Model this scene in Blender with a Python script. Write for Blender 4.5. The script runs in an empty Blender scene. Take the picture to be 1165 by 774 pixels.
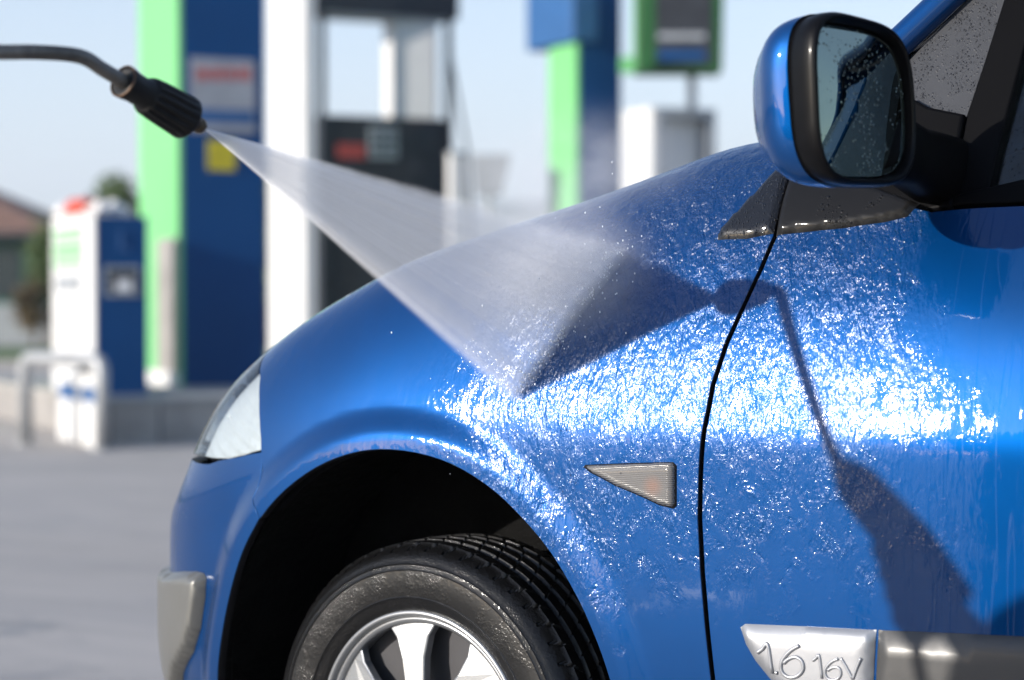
import bpy, bmesh, math, random
import numpy as np
from mathutils import Vector, Matrix
from mathutils.geometry import delaunay_2d_cdt
random.seed(4); rng = np.random.default_rng(7)
sc = bpy.context.scene
COL = sc.collection

# ---------------------------------------------------------------- camera
F = 2480.0; TH = math.radians(33); PI_ = math.atan(47/2480.0)
CAM = np.array([2.10, -2.90, 1.057])
FH = np.array([-math.sin(TH), math.cos(TH), 0]); RT = np.array([math.cos(TH), math.sin(TH), 0])
FWD = FH*math.cos(PI_)+np.array([0, 0, -math.sin(PI_)]); UP = np.cross(RT, FWD)
def ray(px, py):
    d = FWD+RT*(px-582.5)/F+UP*(387-py)/F
    return d/np.linalg.norm(d)
def proj(p):
    v = np.asarray(p, float)-CAM; z = v@FWD
    return np.stack([582.5+F*(v@RT)/z, 387-F*(v@UP)/z, z], -1)
cd = bpy.data.cameras.new('camera'); cam = bpy.data.objects.new('camera', cd); COL.objects.link(cam)
cd.sensor_width = 36; cd.lens = F/1165*36; cd.clip_start = .05; cd.clip_end = 12000
cam.matrix_world = Matrix(((RT[0], UP[0], -FWD[0], CAM[0]), (RT[1], UP[1], -FWD[1], CAM[1]), (RT[2], UP[2], -FWD[2], CAM[2]), (0, 0, 0, 1)))
cd.dof.use_dof = True; cd.dof.focus_distance = 3.35; cd.dof.aperture_fstop = 2.6
sc.camera = cam

# ---------------------------------------------------------------- light
SUN = np.array([-0.43, -0.865, 0.257]); SUN /= np.linalg.norm(SUN)
EL = math.asin(SUN[2])
w = bpy.data.worlds.new('World'); sc.world = w; w.use_nodes = True
nt = w.node_tree; bg = nt.nodes['Background']; sky = nt.nodes.new('ShaderNodeTexSky')
sky.sky_type = 'NISHITA'; sky.sun_disc = False; sky.sun_elevation = EL
sky.sun_rotation = math.atan2(SUN[0], SUN[1]); sky.air_density = 1.0; sky.dust_density = 0.4; sky.ozone_density = 2.5; sky.altitude = 200
tn = nt.nodes.new('ShaderNodeMix'); tn.data_type = 'RGBA'; tn.blend_type = 'MULTIPLY'; tn.inputs[0].default_value = 1; tn.inputs[7].default_value = (.91, .86, .91, 1)
nt.links.new(sky.outputs[0], tn.inputs[6]); nt.links.new(tn.outputs[2], bg.inputs[0]); bg.inputs[1].default_value = 0.15
sl = bpy.data.lights.new('sun', 'SUN'); sl.energy = 4.6; sl.angle = math.radians(.53); sl.color = (1, .93, .84)
so = bpy.data.objects.new('sun', sl); COL.objects.link(so); so.location = (-20, -40, 20)
so.rotation_euler = Vector(SUN).to_track_quat('Z', 'Y').to_euler()
sc.view_settings.view_transform = 'Standard'; sc.view_settings.look = 'None'
sc.view_settings.exposure = 0.75; sc.view_settings.gamma = 1
sc.cycles.use_denoising = True
sc.cycles.sample_clamp_indirect = 6; sc.cycles.max_bounces = 10
sc.cycles.transparent_max_bounces = 12; sc.cycles.volume_bounces = 3
sc.cycles.caustics_reflective = False; sc.cycles.caustics_refractive = False
sc.cycles.volume_step_rate = 1.0

# ---------------------------------------------------------------- materials
class NT:
    def __init__(s, m): s.t = m.node_tree; s.n = s.t.nodes; s.co = None
    def new(s, k, **kw):
        n = s.n.new('ShaderNode'+k)
        for a, b in kw.items(): setattr(n, a, b)
        return n
    def set(s, sock, v):
        if hasattr(v, 'is_output') or isinstance(v, bpy.types.NodeSocket): s.t.links.new(v, sock)
        else: sock.default_value = v
    def coord(s):
        if s.co is None: s.co = s.new('TexCoord').outputs['Object']
        return s.co
    def mapping(s, scale=(1, 1, 1), rot=(0, 0, 0), loc=(0, 0, 0), src=None):
        m = s.new('Mapping'); s.set(m.inputs[0], src or s.coord()); m.inputs[1].default_value = loc
        m.inputs[2].default_value = rot; m.inputs[3].default_value = scale; return m.outputs[0]
    def noise(s, scale, detail=3, rough=.5, vec=None, dist=0, fac=True):
        n = s.new('TexNoise'); s.set(n.inputs['Vector'], vec or s.coord()); n.inputs['Scale'].default_value = scale
        n.inputs['Detail'].default_value = detail; n.inputs['Roughness'].default_value = rough; n.inputs['Distortion'].default_value = dist
        return n.outputs[0 if fac else 1]
    def vor(s, scale, vec=None, feature='F1', rnd=1):
        n = s.new('TexVoronoi', feature=feature); s.set(n.inputs['Vector'], vec or s.coord()); n.inputs['Scale'].default_value = scale
        n.inputs['Randomness'].default_value = rnd; return n.outputs['Distance'], n.outputs.get('Color')
    def math(s, op, a, b=0., c=0., clamp=False):
        n = s.new('Math', operation=op, use_clamp=clamp); s.set(n.inputs[0], a); s.set(n.inputs[1], b); s.set(n.inputs[2], c); return n.outputs[0]
    def ramp(s, v, a, b, lo=0., hi=1., smooth=True):
        n = s.new('MapRange'); n.interpolation_type = 'SMOOTHSTEP' if smooth else 'LINEAR'
        s.set(n.inputs[0], v); n.inputs[1].default_value = a; n.inputs[2].default_value = b; n.inputs[3].default_value = lo; n.inputs[4].default_value = hi; return n.outputs[0]
    def mix(s, f, a, b):
        n = s.new('Mix', data_type='RGBA'); s.set(n.inputs[0], f); s.set(n.inputs[6], a); s.set(n.inputs[7], b); return n.outputs[2]
    def sep(s):
        n = s.new('SeparateXYZ'); s.set(n.inputs[0], s.coord()); return n.outputs
    def bump(s, h, strength=.3, dist=.01, normal=None):
        n = s.new('Bump'); s.set(n.inputs['Height'], h); s.set(n.inputs['Strength'], strength); n.inputs['Distance'].default_value = dist
        if normal is not None: s.set(n.inputs['Normal'], normal)
        return n.outputs[0]
def c4(c): return tuple(c)+(1,) if len(c) == 3 else c
def mat(name, col=(.5, .5, .5), rough=.5, metal=0, coat=0, coat_r=.05, spec=.5, var=.12, vs=6, bump=0, bs=60, bd=.002):
    m = bpy.data.materials.new(name); m.use_nodes = True; t = NT(m); b = t.n['Principled BSDF']; t.b = b
    b.inputs['Roughness'].default_value = rough; b.inputs['Metallic'].default_value = metal
    b.inputs['Coat Weight'].default_value = coat; b.inputs['Coat Roughness'].default_value = coat_r
    b.inputs['Specular IOR Level'].default_value = spec
    f = t.noise(vs, 5, .6)
    a = [max(0, x*(1-var)) for x in col]; c = [min(1, x*(1+var)) for x in col]
    t.set(b.inputs['Base Color'], t.mix(t.ramp(f, .3, .7), c4(a), c4(c)))
    if bump: t.set(b.inputs['Normal'], t.bump(t.noise(bs, 4, .6), bump, bd))
    m['x'] = 1
    return m, t
M = {}
def simple(name, *a, **k): M[name] = mat(name, *a, **k)[0]; return M[name]

def wet_paint(name, wet=True):
    m, t = mat(name, (.0008, .040, .155), .42, .50, 1.0, .035, .0, .05)
    b = t.b
    b.inputs['Coat IOR'].default_value = 1.48
    x, y, z = t.sep()
    # metallic flake
    fl = t.vor(1400)[0]
    if not wet:
        # dry-ish paint with scattered beads
        d = t.vor(85)[0]; beads = t.ramp(d, .10, .22, 1, 0)
        sel = t.ramp(t.noise(9, 3), .52, .60)
        h = t.math('MULTIPLY', beads, sel)
        nb = t.bump(h, .35, .0012)
        t.set(b.inputs['Coat Normal'], nb)
        return m
    # film of running water: ripples drawn out along the flow, torn into patches; beads where it breaks up
    flow = t.mapping(scale=(1.0, 1.0, .33), rot=(0, math.radians(-24), 0))
    fine = t.noise(250, 2, .5, vec=flow)
    mid = t.noise(75, 2, .5, vec=flow, dist=.25)
    wide = t.noise(24, 2, .55, vec=flow, dist=.6)
    patchw = t.noise(48, 2, .5, vec=flow)
    bd_, bc_ = t.vor(120); beads = t.math('MULTIPLY', t.ramp(bd_, .08, .30, 1, 0), t.ramp(t.noise(30, 3, .6), .48, .60))
    bs_, _ = t.vor(310); small = t.ramp(bs_, .08, .36, 1, 0)
    big = t.noise(6.5, 4, .65, dist=.5); tear = t.noise(21, 4, .68, dist=.7)
    wx1 = t.ramp(x, -.02, .26); wx2 = t.ramp(t.math('ADD', x, t.math('MULTIPLY', t.math('SUBTRACT', big, .5), .5)), .78, 1.0, 1, 0)
    wz = t.ramp(t.math('ADD', t.math('SUBTRACT', z, t.ramp(x, .30, .62, 0, .10)), t.math('MULTIPLY', t.math('SUBTRACT', tear, .5), .75)), .50, .82)
    core = t.math('MULTIPLY', t.math('MULTIPLY', wx1, wx2), wz)
    patch = t.ramp(tear, .35, .58, .45, 1)
    core = t.math('MULTIPLY', core, patch)
    film = t.math('MULTIPLY', t.ramp(z, .60, .84, .10, 1), t.ramp(x, .75, 1.05, 1, .22))
    # thin runs dribbling down the rear of the door
    runs = t.noise(17, 2, .5, vec=t.mapping(scale=(2.2, .2, .12), rot=(0, math.radians(-10), 0)), dist=.2)
    runs = t.math('MULTIPLY', t.ramp(t.math('ABSOLUTE', t.math('SUBTRACT', runs, .5)), .0, .022, 1, 0), t.ramp(x, .85, 1.0))
    h1 = t.math('ADD', t.math('ADD', t.math('MULTIPLY', t.math('SUBTRACT', fine, .5), .95), t.math('MULTIPLY', t.math('SUBTRACT', patchw, .5), 2.9)), t.math('ADD', t.math('MULTIPLY', small, .12), t.math('MULTIPLY', beads, .25)))
    h1 = t.math('MULTIPLY', h1, t.math('MULTIPLY', core, t.math('ADD', t.ramp(z, .95, 1.12, 1, 2.9), t.ramp(z, .70, .86, .9, 0))))
    h2 = t.math('ADD', t.math('MULTIPLY', t.math('ADD', t.math('MULTIPLY', t.math('SUBTRACT', wide, .5), 1.4), t.math('MULTIPLY', t.math('SUBTRACT', mid, .5), .8)), film), t.math('MULTIPLY', runs, .35))
    n1 = t.bump(h1, .8, .0022)
    n2 = t.bump(h2, .30, .0030, n1)
    t.set(b.inputs['Coat Normal'], n2)
    t.set(b.inputs['Normal'], t.bump(h1, .35, .0012))
    # the film the jet is drumming on is broken up finer than the picture resolves
    t.set(b.inputs['Coat Roughness'], t.ramp(core, 0, .9, .04, .20))
    return m
M['paint_wet'] = wet_paint('wet_blue_paint'); M['paint'] = wet_paint('blue_paint', False)
simple('black_rubber', (.02, .02, .022), .55, bump=.3, bs=90)
simple('dark', (.006, .006, .007), .8)
simple('drop_water', (.75, .80, .88), .12, spec=.8)
simple('clear_bulb', (.35, .36, .38), .15, .5)
simple('gap_seal', (.004, .004, .005), .6, spec=.2)
simple('interior', (.02, .021, .024), .75, bump=.3, bs=120)
simple('silver_trim', (.34, .35, .37), .42, .6, .3, .2, var=.04, bump=.12, bs=40)
simple('grey_trim', (.05, .05, .05), .5, .1, .3, .25, var=.08, bump=.15, bs=60)
simple('bumper_pad', (.17, .17, .16), .42, .5, .2, .2, var=.05, bump=.08, bs=60)

def droplets_mat(name, col, rough, coat, dens=110, strength=.5, stretch=(1, 1, 1), metal=0, spec=.5, cover=(.35, .55)):
    m, t = mat(name, col, rough, metal, coat, .05, spec, .1)
    v = t.mapping(scale=stretch)
    d, c = t.vor(dens, v); dr = t.ramp(d, .12, .34, 1, 0)
    d2, _ = t.vor(dens*2.6, v); dr2 = t.ramp(d2, .12, .34, 1, 0)
    sel = t.ramp(t.noise(dens*.16, 3, vec=v), *cover)
    h = t.math('MULTIPLY', t.math('ADD', dr, t.math('MULTIPLY', dr2, .4)), sel)
    nb = t.bump(h, strength, .0022)
    t.set(t.b.inputs['Coat Normal'], nb); t.set(t.b.inputs['Normal'], nb)
    return m, t
M['wet_black'] = droplets_mat('wet_black_plastic', (.004, .004, .005), .5, 1.0, 190, 1.0, (1, 1, .5), spec=.15, cover=(.30, .5))[0]
M['drip_black'] = droplets_mat('dripping_black_plastic', (.006, .006, .0065), .6, .25, 110, .9, spec=.15, cover=(.52, .6))[0]
M['wet_quarter'] = droplets_mat('wet_quarter_glass', (.020, .022, .027), .6, .35, 210, .9, (1, 1, .6), cover=(.35, .6))[0]
M['wet_quarter'].node_tree.nodes['Principled BSDF'].inputs['Coat Roughness'].default_value = .25
simple('black_plastic', (.0025, .0025, .003), .5, 0, .0, .15, .06)
simple('gloss_black', (.0025, .0025, .003), .4, 0, .12, .12, .1)
m, t = mat('mirror_glass', (.20, .24, .22), .02, 1, var=.01)
d, _ = t.vor(170); sel = t.ramp(t.noise(22, 3), .45, .55)
t.set(t.b.inputs['Normal'], t.bump(t.math('MULTIPLY', t.ramp(d, .10, .30, 1, 0), sel), .6, .0016)); M['mirror_glass'] = m
def glass(name, tint, fac, rough=.0, drops=0):
    m = bpy.data.materials.new(name); m.use_nodes = True; t = NT(m); t.n.remove(t.n['Principled BSDF'])
    tr = t.new('BsdfTransparent'); tr.inputs[0].default_value = c4(tint); gl = t.new('BsdfGlossy'); gl.inputs['Roughness'].default_value = rough
    fr = t.new('Fresnel'); fr.inputs[0].default_value = 1.5
    mx = t.new('MixShader'); t.set(mx.inputs[0], t.math('MULTIPLY', fr.outputs[0], fac)); t.set(mx.inputs[1], tr.outputs[0]); t.set(mx.inputs[2], gl.outputs[0])
    if drops:
        d, _ = t.vor(drops); nb = t.bump(t.math('MULTIPLY', t.ramp(d, .1, .3, 1, 0), t.ramp(t.noise(20), .45, .55)), .6, .002)
        t.set(gl.inputs['Normal'], nb); t.set(fr.inputs['Normal'], nb)
    t.t.links.new(mx.outputs[0], t.n['Material Output'].inputs[0]); M[name] = m
glass('window_glass', (.55, .60, .60), 1.0, .01, 130)
glass('headlight_lens', (.93, .96, .98), 1.3, .03, 150)
glass('clear_lens', (.9, .9, .9), .7, .05)
# headlight reflector: vertical flutes
m, t = mat('headlight_reflector', (.52, .56, .58), .35, .25, var=.06)
x, y, z = t.sep(); wv = t.math('SINE', t.math('MULTIPLY', t.math('ADD', z, t.math('MULTIPLY', x, .4)), 260.))
t.set(t.b.inputs['Normal'], t.bump(t.math('ADD', t.math('MULTIPLY', wv, .25), t.noise(26, 3)), .45, .006)); M['reflector'] = m
# indicator lens: fine horizontal ribs, faint amber bulb behind
m, t = mat('indicator_lens', (.17, .165, .16), .22, .15, .8, .05, var=.05)
x, y, z = t.sep(); wv = t.math('SINE', t.math('MULTIPLY', z, 2150.))
dl = t.new('VectorMath', operation='DISTANCE'); t.set(dl.inputs[0], t.coord()); dl.inputs[1].default_value = (.478, .0, .772)
bc = t.b.inputs['Base Color'].links[0].from_socket; t.set(t.b.inputs['Base Color'], t.mix(t.ramp(dl.outputs['Value'], 0.004, .024, .40, 0), bc, (.42, .17, .08, 1)))
t.set(t.b.inputs['Normal'], t.bump(wv, .55, .0009)); t.b.inputs['Coat Weight'].default_value = .6
M['indicator'] = m
simple('indicator_amber', (.62, .42, .33), .4)
# tyre
m, t = mat('tyre_rubber', (.0018, .0018, .002), .5, 0, .36, .10, .25, var=.2, vs=30)
sp = t.noise(300, 3, .6); wp = t.ramp(t.noise(18, 4, .7), .40, .62)
t.set(t.b.inputs['Normal'], t.bump(t.math('MULTIPLY', sp, wp), .55, .0016)); t.set(t.b.inputs['Coat Normal'], t.bump(t.math('MULTIPLY', sp, wp), .7, .0022)); M['tyre'] = m
simple('rim_silver', (.30, .31, .32), .33, .7, .4, .1, var=.05, bump=.05, bs=150)
simple('rim_dark', (.05, .05, .055), .5, .3)
simple('lance_steel', (.15, .14, .125), .48, .6, 0, .1, var=.35, vs=25, bump=.25, bs=70)
simple('nozzle_rubber', (.007, .0065, .006), .55, 0, .05, .3, .3, var=.4, vs=50, bump=.35, bs=220, bd=.001)
simple('brass_dark', (.10, .075, .05), .45, .6, var=.3, vs=80, bump=.3, bs=200)
simple('worn_copper', (.10, .055, .03), .5, .4, var=.5, vs=150)
# surroundings
simple('sign_green', (.17, .50, .19), .45, var=.04, vs=1)
simple('sign_green_dark', (.012, .09, .02), .5, var=.1)
simple('sign_blue', (.002, .055, .18), .6, spec=.2, var=.06, vs=1)
simple('sign_blue_light', (.025, .10, .26), .5, var=.1)
simple('white_metal', (.66, .66, .65), .45, var=.03, vs=2)
simple('grey_metal', (.36, .38, .40), .5, .3, var=.08)
simple('rail_metal', (.36, .37, .38), .45, .3, var=.08)
simple('stainless', (.33, .31, .29), .5, .2, var=.2, vs=3)
simple('concrete', (.34, .33, .31), .85, var=.12, vs=3, bump=.3, bs=20)
simple('dark_metal', (.025, .03, .04), .5, .3, var=.15)
simple('panel_dark', (.034, .038, .046), .5, spec=.2, var=.2)
simple('poster_grey', (.32, .33, .36), .6)
simple('poster_red', (.42, .12, .11), .6)
simple('sticker_yellow', (.55, .45, .02), .6)
simple('display_red', (.45, .06, .05), .5)
simple('skin', (.55, .33, .24), .5, bump=.2, bs=200)
simple('cloth_navy', (.03, .035, .05), .9, bump=.4, bs=300)
simple('cloth_grey', (.09, .09, .10), .9, bump=.4, bs=300)
simple('hair', (.03, .02, .015), .7, bump=.5, bs=300)
simple('red_cloth', (.55, .10, .07), .8); simple('white_cloth', (.8, .78, .76), .8)
simple('wall_green', (.055, .13, .105), .85, var=.1, vs=.5)
simple('window_dark', (.02, .03, .035), .2)
simple('low_wall', (.26, .28, .29), .85, var=.1, vs=1)
simple('bark', (.10, .07, .05), .9, bump=.6, bs=10, bd=.02)
simple('leaf', (.075, .12, .035), .7, var=.5, vs=1.5)
simple('leaf_brown', (.14, .10, .05), .7, var=.5, vs=2)
m, t = mat('roof_tiles', (.20, .115, .085), .8, var=.25, vs=2)
x, y, z = t.sep(); t.set(t.b.inputs['Normal'], t.bump(t.math('SINE', t.math('MULTIPLY', z, 30.)), .6, .05)); M['roof'] = m
# ---------------------------------------------------------------- helpers
def link(name, me, m=None, parent=None, root_loc=None):
    o = bpy.data.objects.new(name, me); COL.objects.link(o)
    if m: me.materials.append(M[m] if isinstance(m, str) else m)
    if parent is not None:
        o.parent = parent
        if parent.type == 'EMPTY': o.matrix_parent_inverse = Matrix.Translation(-parent.location)
    return o
def thing(name, label, cat, loc=(0, 0, 0), group=None):
    o = bpy.data.objects.new(name, None); COL.objects.link(o); o.location = loc; o.empty_display_size = .1
    o['label'] = label; o['category'] = cat
    if group: o['group'] = group
    return o
def tag(o, label, cat, group=None, kind=None):
    if label: o['label'] = label
    if cat: o['category'] = cat
    if group: o['group'] = group
    if kind: o['kind'] = kind
    return o
def mesh_from(name, V, Fc, m=None, parent=None, smooth=False, normals=None):
    me = bpy.data.meshes.new(name); me.from_pydata([tuple(map(float, v)) for v in V], [], [tuple(map(int, f)) for f in Fc]); me.update()
    if smooth or normals is not None: me.polygons.foreach_set('use_smooth', [True]*len(me.polygons))
    if normals is not None: me.normals_split_custom_set_from_vertices([tuple(map(float, n)) for n in normals])
    return link(name, me, m, parent)
def from_bm(name, bm, m=None, parent=None, smooth=False):
    bmesh.ops.recalc_face_normals(bm, faces=bm.faces)
    me = bpy.data.meshes.new(name); bm.to_mesh(me); bm.free()
    if smooth: me.polygons.foreach_set('use_smooth', [True]*len(me.polygons))
    return link(name, me, m, parent)
def obox(bm, o, ax, ay, az, bevel=0):
    """box from corner o along three edge vectors"""
    o, ax, ay, az = [Vector(tuple(map(float, q))) for q in (o, ax, ay, az)]
    vs = [bm.verts.new(o+ax*i+ay*j+az*k) for k in (0, 1) for j in (0, 1) for i in (0, 1)]
    fs = [bm.faces.new([vs[i] for i in f]) for f in ((0, 1, 3, 2), (4, 6, 7, 5), (0, 4, 5, 1), (2, 3, 7, 6), (0, 2, 6, 4), (1, 5, 7, 3))]
    if bevel:
        es = list({e for f in fs for e in f.edges})
        bmesh.ops.bevel(bm, geom=es, offset=bevel, segments=2, affect='EDGES', profile=.5)
def tube(path, rad, n=16, closed=False):
    path = [np.array(p, float) for p in path]; rads = rad if hasattr(rad, '__len__') else [rad]*len(path)
    V = []; Fc = []; T0 = None; nrm = None
    for i, p in enumerate(path):
        a = path[max(i-1, 0)]; b = path[min(i+1, len(path)-1)]; T = (b-a)/np.linalg.norm(b-a)
        if nrm is None:
            h = np.array([0, 0, 1.]) if abs(T[2]) < .9 else np.array([1., 0, 0]); nrm = np.cross(T, h)
        nrm = nrm-T*(nrm@T); nrm /= np.linalg.norm(nrm); bn = np.cross(T, nrm)
        for k in range(n):
            an = 2*math.pi*k/n; V.append(p+(nrm*math.cos(an)+bn*math.sin(an))*rads[i])
        if i:
            for k in range(n): Fc.append(((i-1)*n+k, (i-1)*n+(k+1) % n, i*n+(k+1) % n, i*n+k))
    Fc.append(tuple(range(n))[::-1]); Fc.append(tuple((len(path)-1)*n+k for k in range(n)))
    return V, Fc
def smooth_path(P, n=8):
    P = [np.array(p, float) for p in P]; Q = [2*P[0]-P[1]]+P+[2*P[-1]-P[-2]]; out = []
    for i in range(1, len(Q)-2):
        for k in range(n):
            t = k/n; a, b, c, d = Q[i-1], Q[i], Q[i+1], Q[i+2]
            out.append(.5*((2*b)+(-a+c)*t+(2*a-5*b+4*c-d)*t*t+(-a+3*b-3*c+d)*t**3))
    out.append(P[-1]); return out
def on_ground(px, py, z=0):
    r = ray(px, py); return CAM+r*((z-CAM[2])/r[2])
def at_depth(px, py, d):
    r = ray(px, py); return CAM+r*(d/(r@FWD))
def ss(x): x = np.clip(x, 0, 1); return x*x*(3-2*x)

# ================================================================ SETTING
m, t = mat('asphalt', (.245, .235, .23), .9, var=.0)
b = t.b
n1 = t.ramp(t.noise(.35, 5, .65), .35, .65); n2 = t.ramp(t.noise(1.6, 4, .6, vec=t.mapping(scale=(.35, 1.3, 1), rot=(0, 0, math.radians(33)))), .42, .62)
fine = t.noise(60, 4, .7)
col = t.mix(n1, (.35, .32, .29, 1), (.44, .405, .37, 1)); col = t.mix(t.math('MULTIPLY', n2, .45), col, (.28, .265, .255, 1))
stain = t.ramp(t.noise(.8, 6, .72, dist=.8), .56, .66); trk = t.ramp(t.noise(2.4, 5, .7, vec=t.mapping(scale=(.12, 1.6, 1), rot=(0, 0, math.radians(33)))), .55, .68)
col = t.mix(t.math('MULTIPLY', stain, .55), col, (.17, .16, .155, 1)); col = t.mix(t.math('MULTIPLY', trk, .40), col, (.15, .145, .14, 1))
t.set(b.inputs['Roughness'], t.ramp(stain, 0, 1, .9, .55))
col = t.mix(t.math('MULTIPLY', fine, .35), col, (.46, .44, .42, 1))
t.set(b.inputs['Base Color'], col); t.set(b.inputs['Normal'], t.bump(t.noise(120, 4, .7), .35, .004)); M['asphalt'] = m
m, t = mat('far_land', (.10, .12, .06), .95, var=.4, vs=.02); M['land'] = m
simple('grass_mat', (.07, .13, .025), .9, var=.4, vs=2, bump=.5, bs=30)
simple('kerb_stone', (.30, .29, .28), .85, var=.1)
simple('hill_mat', (.06, .085, .06), .95, var=.2, vs=.002)

def gq(name, m, pts, z, kind='structure', thick=None):
    """flat sheet over the ground from a list of xy corners"""
    V = [(p[0], p[1], z) for p in pts]
    if thick:
        n = len(V); V2 = V+[(p[0], p[1], z-thick) for p in pts]
        F_ = [tuple(range(n)), tuple(range(2*n-1, n-1, -1))]+[(i, i+n, (i+1) % n+n, (i+1) % n) for i in range(n)]
        bm = bmesh.new(); vv = [bm.verts.new(v) for v in V2]; [bm.faces.new([vv[i] for i in f]) for f in F_]
        o = from_bm(name, bm, m)
    else: o = mesh_from(name, V, [tuple(range(len(V)))], m)
    o['kind'] = kind; return o
gq('ground', 'land', [(-6000, -6000), (6000, -6000), (6000, 6000), (-6000, 6000)], -.03)
def fr(a, b): return CAM[:2]+FH[:2]*b+RT[:2]*a         # camera-independent layout frame of the station: a across, b deep
gq('forecourt', 'asphalt', [fr(-60, -40), fr(60, -40), fr(60, 33.2), fr(-60, 33.2)], 0)
gq('kerb', 'kerb_stone', [fr(-60, 33.2), fr(60, 33.2), fr(60, 33.55), fr(-60, 33.55)], .12, thick=.12)
o = gq('lawn', 'grass_mat', [fr(-60, 33.55), fr(60, 33.55), fr(60, 44), fr(-60, 44)], .09)
gq('road', 'asphalt', [fr(-90, 44), fr(90, 44), fr(90, 51), fr(-90, 51)], .02)
# far hills
hv = []; hf = []; NH = 90
for i in range(NH):
    a = (i/(NH-1)-.5)*9000
    h = 128+22*math.sin(a*.0011+1.)+16*math.sin(a*.0037)+9*math.sin(a*.011+2)
    for k, (b_, hh) in enumerate(((2400, -5), (2900, h*.7), (3400, h), (4200, -5))):
        p = fr(a, b_); hv.append((p[0], p[1], hh))
for i in range(NH-1):
    for k in range(3): hf.append((i*4+k, (i+1)*4+k, (i+1)*4+k+1, i*4+k+1))
o = mesh_from('hills', hv, hf, 'hill_mat', smooth=True); o['kind'] = 'structure'

# ================================================================ STATION FURNITURE
AX = RT*.906+FH*.423; AY = -RT*.423+FH*.906; AZ = np.array([0, 0, 1.])   # along the front face, and back along the side face
def solve_w(o, ax, px):
    """length along ax from o at which the picture column px is met"""
    lo, hi = 0, 12
    s = np.sign(proj(o+ax*.01)[0]-proj(o)[0])
    for _ in range(40):
        mid = (lo+hi)/2
        if s*(proj(o+ax*mid)[0]-px) < 0: lo = mid
        else: hi = mid
    return lo
def zat(o, py): d = (o-CAM)@FH; return CAM[2]+(340-py)*d/F
class Blk:
    """box standing at a corner, left face and front face as in the photo"""
    def __init__(s, px, pybase, zb, pxL, pxR, pyT):
        s.o = on_ground(px, pybase, zb); s.l = solve_w(s.o, AY, pxL) if pxL is not None else .3
        s.w = solve_w(s.o, AX, pxR); s.h = zat(s.o, pyT)-zb
    def front(s, u0, u1, z0, z1, d=.012):
        return s.o+AX*s.w*u0+AZ*s.h*z0-AY*d, AX*s.w*(u1-u0), AY*d*.98, AZ*s.h*(z1-z0)
    def side(s, u0, u1, z0, z1, d=.012):
        return s.o+AY*s.l*u0+AZ*s.h*z0-AX*d, AX*d*.98, AY*s.l*(u1-u0), AZ*s.h*(z1-z0)
def bx(name, args, m, parent, bevel=0):
    bm = bmesh.new(); obox(bm, *args, bevel=bevel); return from_bm(name, bm, m, parent)
# island kerb carrying the blue pylon and the terminal
isl_o = on_ground(128, 505)
isl = thing('pump_island', 'grey metal clad island plinth behind the tube rail', 'plinth', isl_o)
W_ = 6.; D_ = 5.5; IZ = .32
bx('plinth_side', (isl_o, AX*W_, AY*D_, AZ*(IZ-.04)), 'stainless', isl)
bx('plinth_top', (isl_o-AX*.02-AY*.02+AZ*(IZ-.04), AX*(W_+.04), AY*(D_+.04), AZ*.04), 'concrete', isl)
for k in range(6):
    bx('seam', (isl_o+AX*(.35+k*.9)-AY*.006, AX*.012, AY*.0055, AZ*(IZ-.045)), 'dark_metal', isl)
# tall green and blue pylon
B = Blk(207, 440, IZ, 163, 302, -160)
py = thing('sign_pylon', 'tall blue pylon with green side, poster and yellow sticker, standing on the plinth', 'pylon', B.o)
bx('blue_panel', (B.o+AX*.012, AX*(B.w-.012), AY*B.l, AZ*B.h), 'sign_blue', py)
bx('green_panel', (B.o-AX*.03, AX*.041, AY*B.l, AZ*B.h), 'sign_green', py)
bx('base_shoe', (B.o-AX*.08-AY*.05, AX*.04+AX*.0, AY*(B.l+.06), AZ*.12), 'white_metal', py)
bx('side_shadow_strip', (B.o-AX*.045+AY*.01, AX*.014, AY*B.l*.5, AZ*1.25), 'stainless', py)  # shadow low on the green side, put in as a thin grey sheet
def frect(B, x0, x1, y0, y1, name, m, parent, d=.012):
    """panel on the front face spanning picture columns x0..x1 and rows y0..y1"""
    u0 = solve_w(B.o, AX, x0); u1 = solve_w(B.o, AX, x1); oo = B.o+AX*u0; zt = zat(oo, y0); zb = zat(oo, y1)
    o = B.o+AX*u0-AY*d; o = np.array([o[0], o[1], zb]); return bx(name, (o, AX*(u1-u0), AY*(d*.97), AZ*(zt-zb)), m, parent)
def lrect(B, x0, x1, y0, y1, name, m, parent, d=.012, off=0):
    u0 = solve_w(B.o, AY, x1); u1 = solve_w(B.o, AY, x0); oo = B.o+AY*u0; zt = zat(oo, y0); zb = zat(oo, y1)
    o = B.o+AY*u0-AX*(d+off); o = np.array([o[0], o[1], zb]); return bx(name, (o, AX*(d*.97), AY*(u1-u0), AZ*(zt-zb)), m, parent)
po = frect(B, 217, 291, 66, 150, 'poster', 'poster_grey', py)
for k, (a0, a1) in enumerate(((224, 238), (241, 254), (257, 268), (271, 285))):
    frect(B, a0, a1, 78, 92, 'red_mark', 'poster_red', po, .014)
for k in range(3): frect(B, 226, 284, 100+k*7, 102+k*7, 'text_line', 'grey_metal', po, .014)
frect(B, 219, 289, 124, 140, 'blue_band', 'sign_blue_light', po, .015)
frect(B, 237, 268, 160, 194, 'sticker', 'sticker_yellow', py)
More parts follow.
